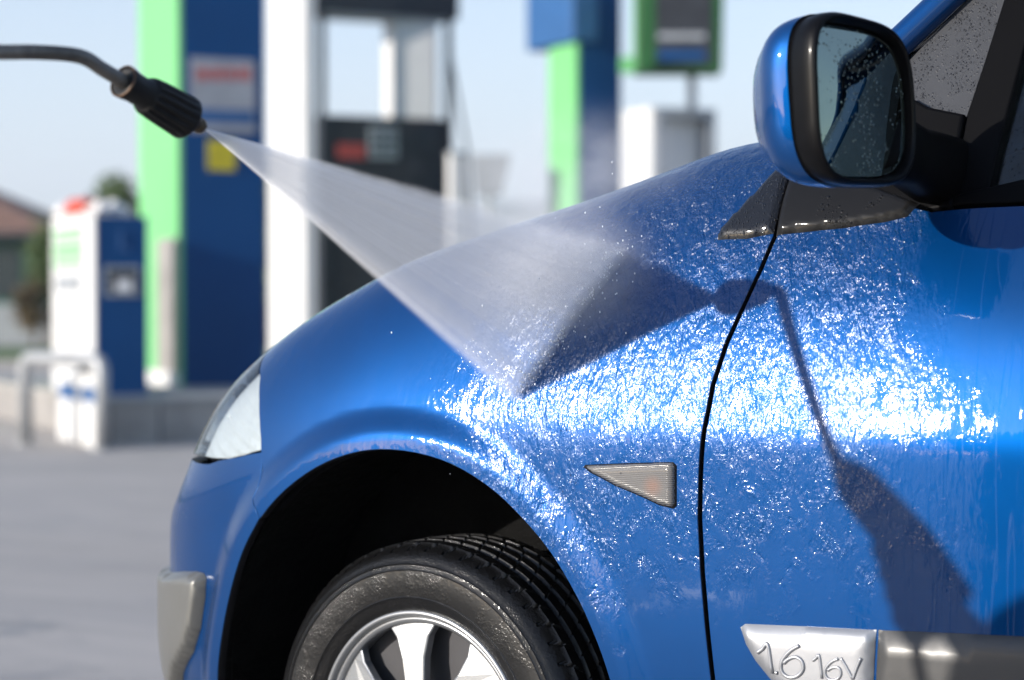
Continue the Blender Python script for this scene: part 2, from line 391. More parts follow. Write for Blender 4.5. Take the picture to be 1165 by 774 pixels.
# payment / air terminal, white flank, blue face
B = Blk(110, 450, IZ, 62, 168, 246)
te = thing('service_terminal', 'white and blue service terminal with green lettered flank, left of the pylon', 'terminal', B.o)
bx('blue_face', (B.o, AX*B.w, AY*B.l*.25, AZ*B.h), 'sign_blue', te)
bx('white_body', (B.o+AY*B.l*.25-AX*.015, AX*B.w, AY*B.l*.75, AZ*(B.h+.03)), 'white_metal', te)
bx('white_edge', (B.o-AX*.02-AY*.004, AX*.018, AY*B.l*.25, AZ*(B.h+.02)), 'white_metal', te)
fr_ = frect(B, 119, 160, 303, 337, 'screen_frame', 'grey_metal', te)
frect(B, 123, 156, 307, 333, 'screen', 'panel_dark', fr_, .016); frect(B, 132, 150, 318, 332, 'screen_card', 'white_cloth', fr_, .02)
frect(B, 136, 140, 262, 284, 'logo_mark', 'sign_blue_light', te); frect(B, 140, 147, 281, 285, 'logo_mark', 'sign_blue_light', te)
for k, (a, b_) in enumerate(((258, 264), (268, 273), (278, 290), (295, 303))):
    lrect(B, 66, 98, a, b_, 'green_text_row', 'sign_green', te, .012, .015)
lrect(B, 68, 95, 313, 331, 'notice_panel', 'grey_metal', te, .012, .015)
# cloths dumped on the terminal
ct = B.o+AZ*(B.h+.035)
for k, (u, v, s, mm) in enumerate(((.15, .5, .13, 'red_cloth'), (.35, .3, .1, 'white_cloth'), (.5, .6, .12, 'red_cloth'), (.62, .35, .1, 'white_cloth'), (.78, .5, .11, 'white_cloth'), (.08, .8, .1, 'white_cloth'))):
    bm = bmesh.new(); bmesh.ops.create_icosphere(bm, subdivisions=3, radius=s)
    for vv in bm.verts:
        q = vv.co; f = 1+.25*math.sin(q.x*45+k)*math.cos(q.y*38+k)+.12*math.sin(q.z*70)
        vv.co = Vector((q.x*f*1.1, q.y*f, (q.z if q.z > 0 else q.z*.2)*f*.75))+Vector(ct+AX*B.w*u+AY*B.l*v)+Vector((0, 0, .02))
    names = ['red rag heaped at the left end of the terminal top', 'small white rag between red rags on the terminal', 'red rag in the middle of the terminal top', 'white rag right of the middle red rag', 'white rag nearest the pylon on the terminal top', 'white rag at the back left of the terminal top']
    tag(from_bm('rag', bm, mm, None, True), names[k], 'rag', 'rags heaped on the terminal')
# white box below, with blue lid band, on the ground
B = Blk(109, 511, 0, 66, 124, 428)
wb = thing('low_cabinet', 'low white cabinet with a blue band, standing behind the tube rail', 'cabinet', B.o)
bx('cabinet_body', (B.o, AX*B.w, AY*B.l, AZ*(B.h*.62)), 'white_metal', wb, .015)
bx('blue_band', (B.o+AX*.01+AY*.01+AZ*B.h*.625, AX*(B.w-.02), AY*(B.l-.02), AZ*(B.h*.2)), 'sign_blue_light', wb)
bx('cabinet_lid', (B.o+AZ*B.h*.83, AX*B.w, AY*B.l, AZ*(B.h*.17)), 'white_metal', wb, .015)
# tube rail
g0 = on_ground(29, 506); g1 = on_ground(116, 512)
rl = thing('tube_rail', 'bright bent tube rail guarding the white cabinet', 'guard rail', (g0+g1)/2)
H_ = zat(g0, 407); d_ = (g1-g0)
for off in (0.,):
    P = [g0, g0+AZ*(H_-.06)]+[g0+d_*s+AZ*(H_-.06+zz) for s, zz in ((.03, .045), (.09, .06))]+[g0+d_*s+AZ*H_ for s in (.3, .7)]+[g0+d_*s+AZ*(H_-.06+zz) for s, zz in ((.91, .06), (.97, .045))]+[g1+AZ*(H_-.06), g1]
    V, Fc = tube(P, .052, 14); mesh_from('rail_tube', V, Fc, 'rail_metal', rl, True)
for g in (g0, g1):
    V, Fc = tube([g+AZ*.001, g+AZ*.015], .09, 14); mesh_from('foot_plate', V, Fc, 'rail_metal', rl)
bk = AY*.55
P = [g1+bk, g1+bk+AZ*(H_-.14), g1+bk+AZ*(H_-.08), g1+bk*.9+AZ*(H_-.07), g1+bk*.5+AZ*(H_-.07), g1+bk*.1+AZ*(H_-.08)]
V, Fc = tube(P, .04, 12); mesh_from('rear_brace', V, Fc, 'rail_metal', rl, True)
# white post
B = Blk(346, 455, 0, 306, 360, -160)
wp = thing('canopy_post', 'tall white square post lit on its left side, between pylon and fuel dispenser', 'post', B.o)
bx('post_shaft', (B.o, AX*B.w, AY*B.l, AZ*B.h), 'white_metal', wp, .01)
bx('post_shoe', (B.o-AX*.03-AY*.03, AX*(B.w+.06), AY*(B.l+.06), AZ*.15), 'concrete', wp)
# fuel dispenser with open head
Bd = B = Blk(365, 448, 0, 357, 514, -5)
pu = thing('fuel_dispenser', 'dark fuel dispenser with open frame head, white post panel and hose at its right', 'fuel dispenser', B.o)
dd = .45; zt_ = zat(B.o, 131)
bx('dispenser_body', (B.o+AX*.02, AX*(B.w-.05), AY*dd, AZ*zt_), 'panel_dark', pu, .01)
for u in (0, B.w-.06):
    bx('side_post', (B.o+AX*u-AY*.02, AX*.06, AY*.08, AZ*(B.h)), 'dark_metal', pu)
bx('head_beam', (B.o-AX*.06-AY*.03+AZ*zat(B.o, 14), AX*(B.w+.14), AY*(dd+.06), AZ*.3), 'dark_metal', pu)
bx('head_soffit', (B.o+AX*.065+AZ*(zat(B.o, 14)-.035), AX*(B.w-.13), AY*(dd), AZ*.034), 'grey_metal', pu)
u0 = solve_w(B.o, AX, 452); u1 = solve_w(B.o, AX, 500)
bx('white_panel', (B.o+AX*u0+AY*.12+AZ*(zt_+.001), AX*.05, AY*.3, AZ*(B.h*.37)), 'white_metal', pu)
o_ = B.o+AX*u0+AZ*(zt_+.001); dirp = -AX*.2-AY*1.
bx('sunlit_panel', (B.o+AX*u0+AZ*(zt_+.001)+AY*.10, AX*(u1-u0)*.97-AY*.085, AY*.02, AZ*(zat(B.o, 14)-zt_-.04)), 'white_metal', pu)
frect(B, 384, 416, 164, 180, 'price_display', 'display_red', pu); kp = frect(B, 420, 452, 144, 180, 'keypad', 'grey_metal', pu)
for i in range(3):
    for j in range(3): frect(B, 424+i*9, 430+i*9, 149+j*10, 155+j*10, 'key', 'panel_dark', kp, .02)
frect(B, 458, 497, 150, 175, 'card_reader', 'dark_metal', pu)
d0 = (B.o-CAM)@FWD+.2
V, Fc = tube(smooth_path([at_depth(508, 5, d0), at_depth(511, 50, d0), at_depth(518, 95, d0), at_depth(526, 140, d0), at_depth(533, 185, d0), at_depth(534, 260, d0), at_depth(522, 330, d0), at_depth(509, 300, d0)], 6), .018, 8)
mesh_from('hose', V, Fc, 'dark_metal', pu, True)
# small white post with grey hopper
B = Blk(514, 455, 0, None, 533, 176)
hp = thing('service_post', 'short white post right of the fuel dispenser', 'post', B.o)
bx('post_shaft', (B.o, AX*B.w, AY*.12, AZ*B.h), 'white_metal', hp); bx('post_cap', (B.o-AX*.01-AY*.01+AZ*B.h, AX*(B.w+.02), AY*.14, AZ*.03), 'grey_metal', hp)
o = on_ground(538, 455); dpt = (o-CAM)@FWD
hb = thing('tapered_bin', 'grey tapered bin on a thin stand between dispenser and green pylon', 'bin', o)
bm = bmesh.new(); zb = zat(o, 222); zt = zat(o, 176)
ring = []
for z_, px0, px1, dd_ in ((zb, 541, 571, .2), (zt, 536, 581, .3)):
    a = on_ground(px0, 455); a = at_depth(px0, 340, dpt); b2 = at_depth(px1, 340, dpt)
    for q in (a, b2, b2+FH*dd_, a+FH*dd_): ring.append(bm.verts.new((q[0], q[1], z_)))
for f in ((0, 1, 5, 4), (1, 2, 6, 5), (2, 3, 7, 6), (3, 0, 4, 7), (3, 2, 1, 0)): bm.faces.new([ring[i] for i in f])
bo = from_bm('bin_body', bm, 'grey_metal', hb); s = bo.modifiers.new('s', 'SOLIDIFY'); s.thickness = .015
V, Fc = tube([at_depth(556, 455, dpt)*[1, 1, 0]+FH*.1, at_depth(556, 455, dpt)*[1, 1, 0]+FH*.1+AZ*zb], .03, 10); mesh_from('stand', V, Fc, 'grey_metal', hb)
# second station group, right of centre
B = Blk(658, 455, 0, 627, 706, -120)
p2 = thing('sign_pylon', 'narrow blue pylon with green flank behind the bonnet, small blue box at its top', 'pylon', B.o)
bx('blue_panel', (B.o+AX*.012, AX*(B.w-.012), AY*B.l, AZ*B.h), 'sign_blue', p2)
bx('green_panel', (B.o-AX*.03, AX*.041, AY*B.l, AZ*B.h), 'sign_green', p2)
q = B.o-AX*.1-AY*.06; zz = zat(q, 47); ub = solve_w(B.o, AY, 612)
bx('blue_head_box', (np.array([q[0], q[1], zz]), AX*.30, AY*(ub+.15), AZ*1.2), 'sign_blue_light', p2, .02)
# green framed display head on a white stand
B3 = Blk(742, 458, 0, 709, 814, 122)
wf = thing('white_stand', 'white and grey framed stand under the green display head', 'stand', B3.o)
bx('white_leg', (B3.o+AY*.02, AX*.05, AY*B3.l, AZ*B3.h), 'white_metal', wf)
bx('frame_top', (B3.o+AZ*(B3.h-.09)+AX*.052, AX*(B3.w-.052), AY*.3, AZ*.09), 'grey_metal', wf)
bx('frame_post', (B3.o+AX*(B3.w-.08), AX*.08, AY*.3, AZ*(B3.h-.092)), 'grey_metal', wf)
bx('frame_post', (B3.o+AX*.052, AX*.08, AY*.3, AZ*(B3.h-.092)), 'grey_metal', wf)
bx('back_panel', (B3.o+AX*.14+AY*.2, AX*(B3.w-.23), AY*.03, AZ*(B3.h-.1)), 'white_metal', wf)
dg = (B3.o-CAM)@FWD-.2
pz = at_depth(790, 100, dg); V, Fc = tube([pz*[1, 1, 0]+AZ*(B3.h+.001)+FH*.3, pz*[1, 1, 0]+AZ*(zat(pz, 84))+FH*.3], .05, 10); mesh_from('neck', V, Fc, 'grey_metal', wf)
hd = thing('display_head', 'green box with a dark screen above the white stand, top right of the pylons', 'display', at_depth(775, 82, dg))
a = at_depth(724, 82, dg); u = at_depth(822, 82, dg)-a
bx('green_case', (a+FH*.02, u, FH*.45, AZ*1.0+RT*.02), 'sign_green_dark', hd, .02)
bx('green_side', (a-RT*.01+FH*.04, RT*.008, FH*.40, AZ*.95), 'sign_green', hd)
scn = bx('screen', (a+u*.22+AZ*.07+FH*.004, u*.66, FH*.02, AZ*.85), 'panel_dark', hd)
bx('screen_band', (a+u*.25+AZ*.12-FH*.004, u*.55, FH*.006, AZ*.10), 'sign_blue', scn); bx('screen_band', (a+u*.25+AZ*.33-FH*.004, u*.55, FH*.006, AZ*.06), 'grey_metal', scn)
a = at_depth(706, 82, dg); bx('green_bracket', (a+FH*.05, at_depth(722, 82, dg)-a, FH*.1, AZ*.16), 'sign_green', hd)

# ---- house, low wall, vegetation
def leafcloud(name, c, rx, rz, n, s, m, parent=None, flat=1.):
    V = []; Fc = []
    cl = [(rng.normal(size=3), rng.uniform(.45, 1)) for _ in range(14)]
    for i in range(n):
        d, r = cl[rng.integers(14)]; d = d/np.linalg.norm(d); p = d*r*.72+rng.normal(size=3)*.24
        if np.linalg.norm(p) > 1.15: continue
        p = np.array(c)+p*np.array([rx, rx, rz]); q = rng.normal(size=3); q /= np.linalg.norm(q); e = np.cross(q, rng.normal(size=3)); e /= np.linalg.norm(e); k = len(V); sz = s*rng.uniform(.6, 1.3)
        V += [p-q*sz, p+e*sz*.5, p+q*sz, p-e*sz*.5]; Fc.append((k, k+1, k+2, k+3))
    return mesh_from(name, V, Fc, m, parent)
def tree(label, base, h, rx, cat='tree', group=None, m='leaf', name='broadleaf_tree', n=2500, s=.14):
    t_ = thing(name, label, cat, base, group); base = np.array(base, float)
    V, Fc = tube(smooth_path([base, base+[.05, 0, h*.3], base+[-.04, .05, h*.6], base+[0, 0, h*.85]], 4), list(np.linspace(.06*h*.5, .02, 13)), 8); tr = mesh_from('trunk', V, Fc, 'bark', t_, True)
    for k in range(5):
        a = k*1.25; p = base+[0, 0, h*(.4+.07*k)]; V, Fc = tube([p, p+np.array([math.cos(a), math.sin(a), .7])*rx*.6], [.03*h*.4, .01], 6); mesh_from('limb', V, Fc, 'bark', tr)
    leafcloud('crown', base+[0, 0, h*.64], rx, h*.38, n, s, m, t_); return t_
def gpt(px, d): p = at_depth(px, 340, d); return np.array([p[0], p[1], 0.09])
def gpz(px, d, z=-.03): p = at_depth(px, 340, d); return np.array([p[0], p[1], z])
ho = gpz(62, 54)
hs = thing('house', 'green walled house with a brown tiled hip roof at the left edge', 'house', ho)
def hb_(a0, a1, b0, b1, z0, z1): return (ho+RT*a0+FH*b0+AZ*z0, RT*(a1-a0), FH*(b1-b0), AZ*(z1-z0))
bx('wall', hb_(-11, -.4, .6, 8, 0, 2.72), 'wall_green', hs)
for a0 in (-1.9, -4.4): wn = bx('window', hb_(a0, a0+.9, .55, .598, 1.1, 2.3), 'window_dark', hs)
bm = bmesh.new(); e = [ho+RT*a+FH*b_+AZ*2.72 for a, b_ in ((-11.5, 0), (.15, 0), (.15, 8.6), (-11.5, 8.6))]; r_ = [ho+RT*-9.4+FH*4.3+AZ*4.7, ho+RT*-4.2+FH*4.3+AZ*4.7]
vv = [bm.verts.new(q) for q in e+r_]
for f in ((0, 1, 5, 4), (1, 2, 5), (2, 3, 4, 5), (3, 0, 4), (3, 2, 1, 0)): bm.faces.new([vv[i] for i in f])
from_bm('roof', bm, 'roof', hs)
bx('gutter', hb_(-11.5, .2, -.12, -.01, 2.6, 2.74), 'dark_metal', hs)
lw = gpz(80, 52)
tag(bx('garden_wall', (lw-RT*14, RT*18, FH*.2, AZ*.95), 'low_wall', None), 'low grey garden wall in front of the green house', 'wall')
tree('brownish round shrub before the garden wall', gpt(38, 43), 1.35, .42, 'shrub', 'shrubs along the lawn', 'leaf_brown', 'shrub', 1500, .06)
tree('green upright bush right of the brown shrub beside the terminal', gpt(56, 43.5), 2.6, .5, 'shrub', 'shrubs along the lawn', 'leaf', 'shrub', 2500, .08)
tree('green tree top showing above the terminal', gpz(133, 70), 4.9, 1.15, m='leaf', n=3000)
tree('low tree showing above the rags at the left of the terminal', gpz(95, 75), 3.6, 1.2, m='leaf', n=3000)
tree('green tree seen between blue pylon and white post', gpz(303, 46), 3.6, 1.0, m='leaf', n=3500)
tree('dark green tree low behind the fuel dispenser', gpz(375, 42), 2.2, 1.3, m='leaf', n=3500)

#CAR#
# ================================================================ CAR
# body skin: one bicubic B-spline sheet running along the flank (u) and up over the wing (v); every panel is cut from it
ST = [(3.9, .35), (3.75, .15), (3.5, .06), (3.1, .02), (2.7, .0), (2.3, .0), (1.9, 0), (1.6, 0), (1.35, 0), (1.12, 0), (.95, 0), (.82, 0), (.70, 0), (.58, 0), (.46, 0), (.34, 0), (.22, 0), (.10, 0), (-.02, 0),
      (-.13, .0), (-.23, .004), (-.32, .014), (-.40, .035), (-.465, .065), (-.52, .105), (-.565, .155), (-.60, .215), (-.635, .29), (-.665, .38), (-.69, .49), (-.705, .61), (-.715, .74), (-.72, .86)]
PK = [  # x key, 15 levels of (inset, z)
 (-9, [(.06, .22), (.02, .31), (0, .40), (0, .48), (0, .56), (0, .625), (.004, .665), (.022, .70), (.05, .745), (.09, .79), (.14, .835), (.21, .88), (.31, .915), (.46, .95), (.80, 1.0)]),
 (-.60, [(.06, .22), (.02, .31), (0, .40), (0, .48), (0, .56), (0, .625), (.006, .665), (.040, .70), (.070, .75), (.098, .80), (.135, .85), (.185, .895), (.27, .93), (.42, .96), (.80, 1.0)]),
 (-.50, [(.06, .22), (.02, .31), (0, .41), (0, .50), (0, .58), (0, .64), (.002, .68), (.012, .73), (.032, .79), (.062, .85), (.105, .90), (.165, .94), (.255, .965), (.42, .985), (.80, 1.02)]),
 (-.31, [(.06, .22), (.02, .32), (0, .43), (0, .54), (0, .64), (0, .72), (.003, .78), (.012, .84), (.03, .90), (.058, .955), (.10, 1.005), (.165, 1.045), (.26, 1.065), (.42, 1.07), (.80, 1.08)]),
 (-.1, [(.06, .22), (.02, .33), (.002, .45), (0, .57), (0, .68), (0, .77), (.001, .83), (.009, .89), (.028, .955), (.058, 1.02), (.10, 1.08), (.165, 1.125), (.26, 1.145), (.42, 1.15), (.86, 1.16)]),
 (.25, [(.06, .22), (.02, .33), (.003, .46), (0, .59), (0, .70), (0, .79), (.001, .845), (.009, .90), (.028, .97), (.047, 1.05), (.088, 1.13), (.165, 1.195), (.26, 1.235), (.42, 1.245), (.86, 1.25)]),
 (.52, [(.06, .22), (.02, .33), (.003, .46), (0, .59), (0, .72), (0, .82), (.0004, .853), (.0072, .892), (.023, .97), (.047, 1.05), (.092, 1.14), (.165, 1.22), (.25, 1.285), (.40, 1.31), (.86, 1.32)]),
 (.75, [(.06, .22), (.02, .33), (.003, .46), (0, .59), (0, .72), (0, .82), (.0004, .853), (.0072, .892), (.023, .97), (.046, 1.05), (.088, 1.13), (.130, 1.18), (.16, 1.22), (.22, 1.24), (.40, 1.25)]),
 (1.1, [(.06, .22), (.02, .33), (.003, .46), (0, .59), (0, .72), (0, .82), (.0004, .853), (.0072, .892), (.023, .97), (.044, 1.04), (.080, 1.11), (.120, 1.16), (.145, 1.20), (.18, 1.215), (.30, 1.22)]),
 (9, [(.06, .22), (.02, .33), (.003, .46), (0, .59), (0, .72), (0, .82), (.0004, .853), (.0072, .892), (.023, .97), (.044, 1.04), (.080, 1.11), (.120, 1.16), (.145, 1.20), (.18, 1.215), (.30, 1.22)]),
]
NL = 15
_fx = lambda x: x if x > -.2 else -.2+(x+.2)*1.23
ST = [(_fx(a), b) for a, b in ST]; PK = [(_fx(a) if a > -5 else a, b) for a, b in PK]
for _x, _l in PK:      # the bonnet line rises towards the windscreen
    _d = np.interp(_x, [-.7, -.2, .1, .25, .52, .75], [0, 0, .013, .008, .040, .045])
    if _x < .8:
        for j in range(9, 15): _l[j] = (_l[j][0], _l[j][1]+_d*ss((j-8)/3.5))
def net():
    xs = np.array([k[0] for k in PK]); T = np.array([k[1] for k in PK]); N_ = []
    for (x, y) in ST:
        p = np.array([[np.interp(x, xs, T[:, j, c]) for c in (0, 1)] for j in range(NL)])
        E = np.array([max(x, -.12), .86]); O = np.array([x, y]); L = np.linalg.norm(E-O); D = (E-O)/L
        p[-1, 0] = min(p[-1, 0], L)
        if x < -.3: p[-1, 0] = L*.98; p[-2, 0] = min(p[-2, 0], L*.6); p[-3, 0] = min(p[-3, 0], L*.42)
        N_.append([[O[0]+D[0]*a, O[1]+D[1]*a, z] for a, z in p])
    return np.array(N_)
NET = net(); NU = len(ST)
def basis(t): return np.stack([(1-t)**3, 3*t**3-6*t*t+4, -3*t**3+3*t*t+3*t+1, t**3], -1)/6
def pad(A):
    A = np.concatenate([2*A[:1]-A[1:2], A, 2*A[-1:]-A[-2:-1]], 0); B_ = np.swapaxes(A, 0, 1)
    B_ = np.concatenate([2*B_[:1]-B_[1:2], B_, 2*B_[-1:]-B_[-2:-1]], 0); return np.swapaxes(B_, 0, 1)
PN = pad(NET)
ARCH = None
def base_S(u, v):
    u = np.clip(np.asarray(u, float), 0, NU-1-1e-9); v = np.clip(np.asarray(v, float), 0, NL-1-1e-9)
    iu = np.floor(u).astype(int); iv = np.floor(v).astype(int); bu = basis(u-iu); bv = basis(v-iv)
    out = 0
    for a in range(4):
        for b_ in range(4): out = out+(bu[..., a]*bv[..., b_])[..., None]*PN[iu+a, iv+b_]
    return out
def seg_dist(P, L):
    """distance of points P(n,k) to polyline L(m,k)"""
    A = L[:-1]; D = L[1:]-A; dd = (D*D).sum(-1); best = np.full(len(P), 1e9)
    for a, d, q in zip(A, D, dd):
        t = np.clip(((P-a)@d)/q, 0, 1); best = np.minimum(best, np.linalg.norm(P-a-t[:, None]*d, axis=1))
    return best
def S(u, v):
    p = base_S(u, v)
    if ARCH is None: return p
    sh = p.shape[:-1]; q = p.reshape(-1, 3).copy()
    near = (np.abs(q[:, 0]) < .62) & (q[:, 2] < 1.0) & (q[:, 1] < .3)
    if near.any():
        d = seg_dist(q[near][:, [0, 2]], ARCH); x = q[near][:, 0]
        amp = .020*np.interp(x, [-.55, -.1, .1, .35], [1, 1, .75, .30])
        q[near, 1] -= amp*(1-ss((d-.018)/.055))
    return q.reshape(sh+(3,))
def Nrm(u, v):
    e = .02; du = S(u+e, v)-S(u-e, v); dv = S(u, v+e)-S(u, v-e); n = np.cross(dv, du)
    n = n/np.maximum(np.linalg.norm(n, axis=-1), 1e-12)[..., None]; return n
gu, gv = np.meshgrid(np.arange(0, NU-1.001, .08), np.arange(0, NL-1.001, .06), indexing='ij'); gu = gu.ravel(); gv = gv.ravel()
def refine(fn, target, u, v):
    for _ in range(12):
        f = fn(u, v); e = 1e-3; J = np.stack([(fn(u+e, v)-f)/e, (fn(u, v+e)-f)/e], 1); r = target-f
        try: s_ = np.linalg.solve(J, r)
        except Exception: break
        s_ = np.clip(s_, -.3, .3); u += s_[0]; v += s_[1]
        if np.abs(r).max() < 1e-3*np.abs(target).max(): break
    return u, v
def make_grid():
    global GP, GX
    GX = S(gu, gv); GP = proj(GX)
def uvpx(px, py):
    d = np.hypot(GP[:, 0]-px, GP[:, 1]-py); m_ = d < max(7, d.min()+4); idx = np.where(m_)[0]; i = idx[np.argmin(GP[idx, 2])]
    return np.array(refine(lambda a, b_: proj(S(a, b_))[:2], np.array([px, py], float), gu[i], gv[i]))
def uvxz(x, z):
    m_ = GX[:, 1] < .45; d = np.hypot(GX[:, 0]-x, GX[:, 2]-z)+(~m_)*9; i = int(np.argmin(d))
    return np.array(refine(lambda a, b_: S(a, b_)[[0, 2]], np.array([x, z], float), gu[i], gv[i]))
make_grid()
arch_px = [(255, 774), (260, 720), (270, 670), (284, 625), (304, 588), (332, 556), (368, 530), (405, 515), (440, 510), (480, 514), (520, 527), (560, 552), (595, 585), (630, 628), (660, 680), (682, 730), (697, 774)]
au = np.array([uvpx(*p) for p in arch_px]); ax_ = S(au[:, 0], au[:, 1])[:, [0, 2]]
zl = ax_[0]; zr = ax_[-1]
arch_xz = [(zl[0]-.012, .22), (zl[0]-.008, .30)]+[tuple(q) for q in ax_]+[(zr[0]+.025, .38), (zr[0]+.038, .30), (zr[0]+.045, .22)]
arch_xz = np.array(smooth_path([np.array([a, 0, b_]) for a, b_ in arch_xz], 6))[:, [0, 2]]
ARCH = arch_xz; make_grid()
# car root
car = thing('car', 'wet blue metallic car being pressure washed, seen from its left front wing', 'car', (1.2, .86, 0))
def poly_px(pts, n=6, closed_smooth=False):
    return [uvpx(*p) for p in pts]
def dens(poly, step):
    """subdivide uv polygon edges so that 3D steps are about `step`"""
    out = []; n = len(poly)
    for i in range(n):
        a = np.array(poly[i], float); b_ = np.array(poly[(i+1) % n], float); L = np.linalg.norm(S(a[0], a[1])-S(b_[0], b_[1])); k = max(1, int(round(L/step)))
        for j in range(k): out.append(a+(b_-a)*j/k)
    return np.array(out)
SU, SV = .12, .075
def inside(P, poly):
    x, y = P[:, 0], P[:, 1]; c = np.zeros(len(P), bool); n = len(poly)
    for i in range(n):
        x0, y0 = poly[i]; x1, y1 = poly[(i+1) % n]
        if y0 == y1: continue
        k = ((y0 > y) != (y1 > y)) & (x < (x1-x0)*(y-y0)/(y1-y0)+x0); c ^= k
    return c
def cut(poly, step):
    """triangulate the uv polygon; returns uv points, faces, boundary count"""
    bd = dens(poly, step); lo = bd.min(0); hi = bd.max(0); us = np.arange(lo[0], hi[0], step/SU); vs = np.arange(lo[1], hi[1], step/SV)
    g = np.stack(np.meshgrid(us, vs, indexing='ij'), -1).reshape(-1, 2); g = g+(np.tile(np.arange(len(vs)), len(us)) % 2)[:, None]*np.array([[step/SU*.5, 0]])
    g = g[inside(g, bd)]; sc_ = np.array([SU, SV]); loop = np.vstack([bd, bd[:1]])*sc_
    if len(g): g = g[seg_dist(g*sc_, loop) > step*.45]
    allp = np.vstack([bd, g]); nb = len(bd)
    r = delaunay_2d_cdt([Vector(p*sc_) for p in allp], [(i, (i+1) % nb) for i in range(nb)], [], 1, 1e-7)
    pts = np.array([tuple(p) for p in r[0]])/sc_; return pts, [tuple(f) for f in r[2]], bd
def panel(name, poly, m, step=.012, off=0., flange=.010, parent=None, height=None, bev=.01, tuck=.004):
    pts, fc, bd = cut(poly, step); P = S(pts[:, 0], pts[:, 1]); N_ = Nrm(pts[:, 0], pts[:, 1])
    if height:
        B3 = S(bd[:, 0], bd[:, 1]); B3 = np.vstack([B3, B3[:1]]); d = seg_dist(P, B3); 
        x = np.clip(d/bev, 0, 1); h = height*np.sqrt(1-(1-x)**2); P = P+N_*(off+h)[:, None]
        # normals of the raised pad from the displaced mesh
        acc = np.zeros_like(P); fa = np.array([f[:3] for f in fc]); fn = np.cross(P[fa[:, 1]]-P[fa[:, 0]], P[fa[:, 2]]-P[fa[:, 0]])
        sgn = np.sign((fn*N_[fa[:, 0]]).sum(1)); fn = fn*sgn[:, None]
        for k in range(3): np.add.at(acc, fa[:, k], fn)
        nn = acc/np.maximum(np.linalg.norm(acc, axis=1), 1e-12)[:, None]
    else: P = P+N_*off; nn = N_
    # orient
    fa = np.array([f[:3] for f in fc]); fn = np.cross(P[fa[:, 1]]-P[fa[:, 0]], P[fa[:, 2]]-P[fa[:, 0]])
    flip = (fn*nn[fa[:, 0]]).sum(1).sum() < 0
    if flip: fc = [f[::-1] for f in fc]
    V = list(P); NN = list(nn); nf0 = len(fc); deep = []
    # folded edge
    if flange:
        from collections import Counter
        ed = Counter()
        for f in fc:
            for i in range(len(f)): ed[(f[i], f[(i+1) % len(f)])] += 1
        bdE = [e for e in ed if (e[1], e[0]) not in ed]; mp = {}
        nb = {}
        for a, b_ in bdE: nb.setdefault(a, []).append((a, b_)); nb.setdefault(b_, []).append((a, b_))
        for vi in nb:
            t_ = sum((P[e[1]]-P[e[0]]) for e in nb[vi]); t_ = t_/max(np.linalg.norm(t_), 1e-9); o_ = np.cross(t_, nn[vi])   # outward of the panel
            mp[vi] = (len(V), len(V)+1); V.append(P[vi]+o_*.0012-nn[vi]*.0012); NN.append(o_*.8+nn[vi]*.6); V.append(P[vi]+o_*.0012-nn[vi]*flange); NN.append(o_)
        for a, b_ in bdE:
            for k in range(2):
                a0 = a if k == 0 else mp[a][0]; b0 = b_ if k == 0 else mp[b_][0]; a1 = mp[a][k]; b1 = mp[b_][k]
                if k == 1: a0, b0 = mp[a][0], mp[b_][0]
                fc.append((b0, a0, a1, b1)); deep.append(k)
    NN = [q/max(np.linalg.norm(q), 1e-9) for q in NN]
    o = mesh_from(name, V, fc, m, parent or car, normals=NN)
    if deep and str(m).startswith('paint'):
        o.data.materials.append(M['gap_seal'])
        for i, k in enumerate(deep):
            if k: o.data.polygons[nf0+i].material_index = 1
    return o

# --- shut lines -------------------------------------------------------------
gap_px = [(903, 192), (893, 222), (882, 268), (866, 305), (845, 350), (826, 392), (811, 438), (801, 490), (797, 540), (796, 590), (799, 650), (804, 710), (811, 774)]
def gapline(dx):
    uv = [uvpx(x+dx, y) for x, y in gap_px]; x_, z_ = S(*uv[-1])[[0, 2]]
    uv += [uvxz(x_+.012, .40), uvxz(x_+.03, .30)]; return uv
gl = gapline(-3.3); gr = gapline(3.3)
V_SILL = .6
def vfix(uv, v): return np.array([uv[0], v])
V_TOP = 13.0
# arch in uv
arch_uv = [uvxz(a, b_) for a, b_ in arch_xz[::2]]
hl_top = uvpx(298, 402)-np.array([0, 0]); 
hl_r = [hl_top+np.array([.05, .9])]+[uvpx(x, y) for x, y in ((297.5, 412), (296, 430), (295, 455), (295.5, 480), (297, 500), (297, 513))]
hl_b = [uvpx(x, y) for x, y in ((270, 519), (250, 522.5))]
seam = [uvpx(x, y) for x, y in ((299, 516), (299, 533), (295, 552), (288, 568))]
ua = arch_uv[0]; 
# nearest arch vertex to the seam's end
send = S(*uvpx(286, 582))[[0, 2]]
ia = int(np.argmin([np.hypot(*(S(*q)[[0, 2]]-send)) for q in arch_uv]))
notch = arch_uv[ia]
cowl_u = gl[0][0]
fender_poly = [vfix(gl[-1], V_SILL)]+gl[::-1]+[np.array([cowl_u, 10.6]), np.array([cowl_u, 12.2])]
hu = hl_r[0][0]
fender_poly += [np.array([hu, 12.2])]+hl_r[:]+seam[1:]+arch_uv[ia:]
fender_poly = [np.array(p, float) for p in fender_poly]
fender = panel('front_wing', fender_poly, 'paint_wet', .0125, flange=.018)
# bonnet: from the wing's shut line over to the centre line; mirrored below
bon = [np.array([cowl_u, 12.26]), np.array([cowl_u, 13.99]), np.array([hu, 13.99]), np.array([NU-1.02, 13.99]), np.array([NU-1.02, 9.0]), np.array([NU-6, 9.6]), np.array([NU-8, 10.6]), np.array([hu+.1, 12.26])]
bonnet = panel('bonnet', bon, 'paint', .03)
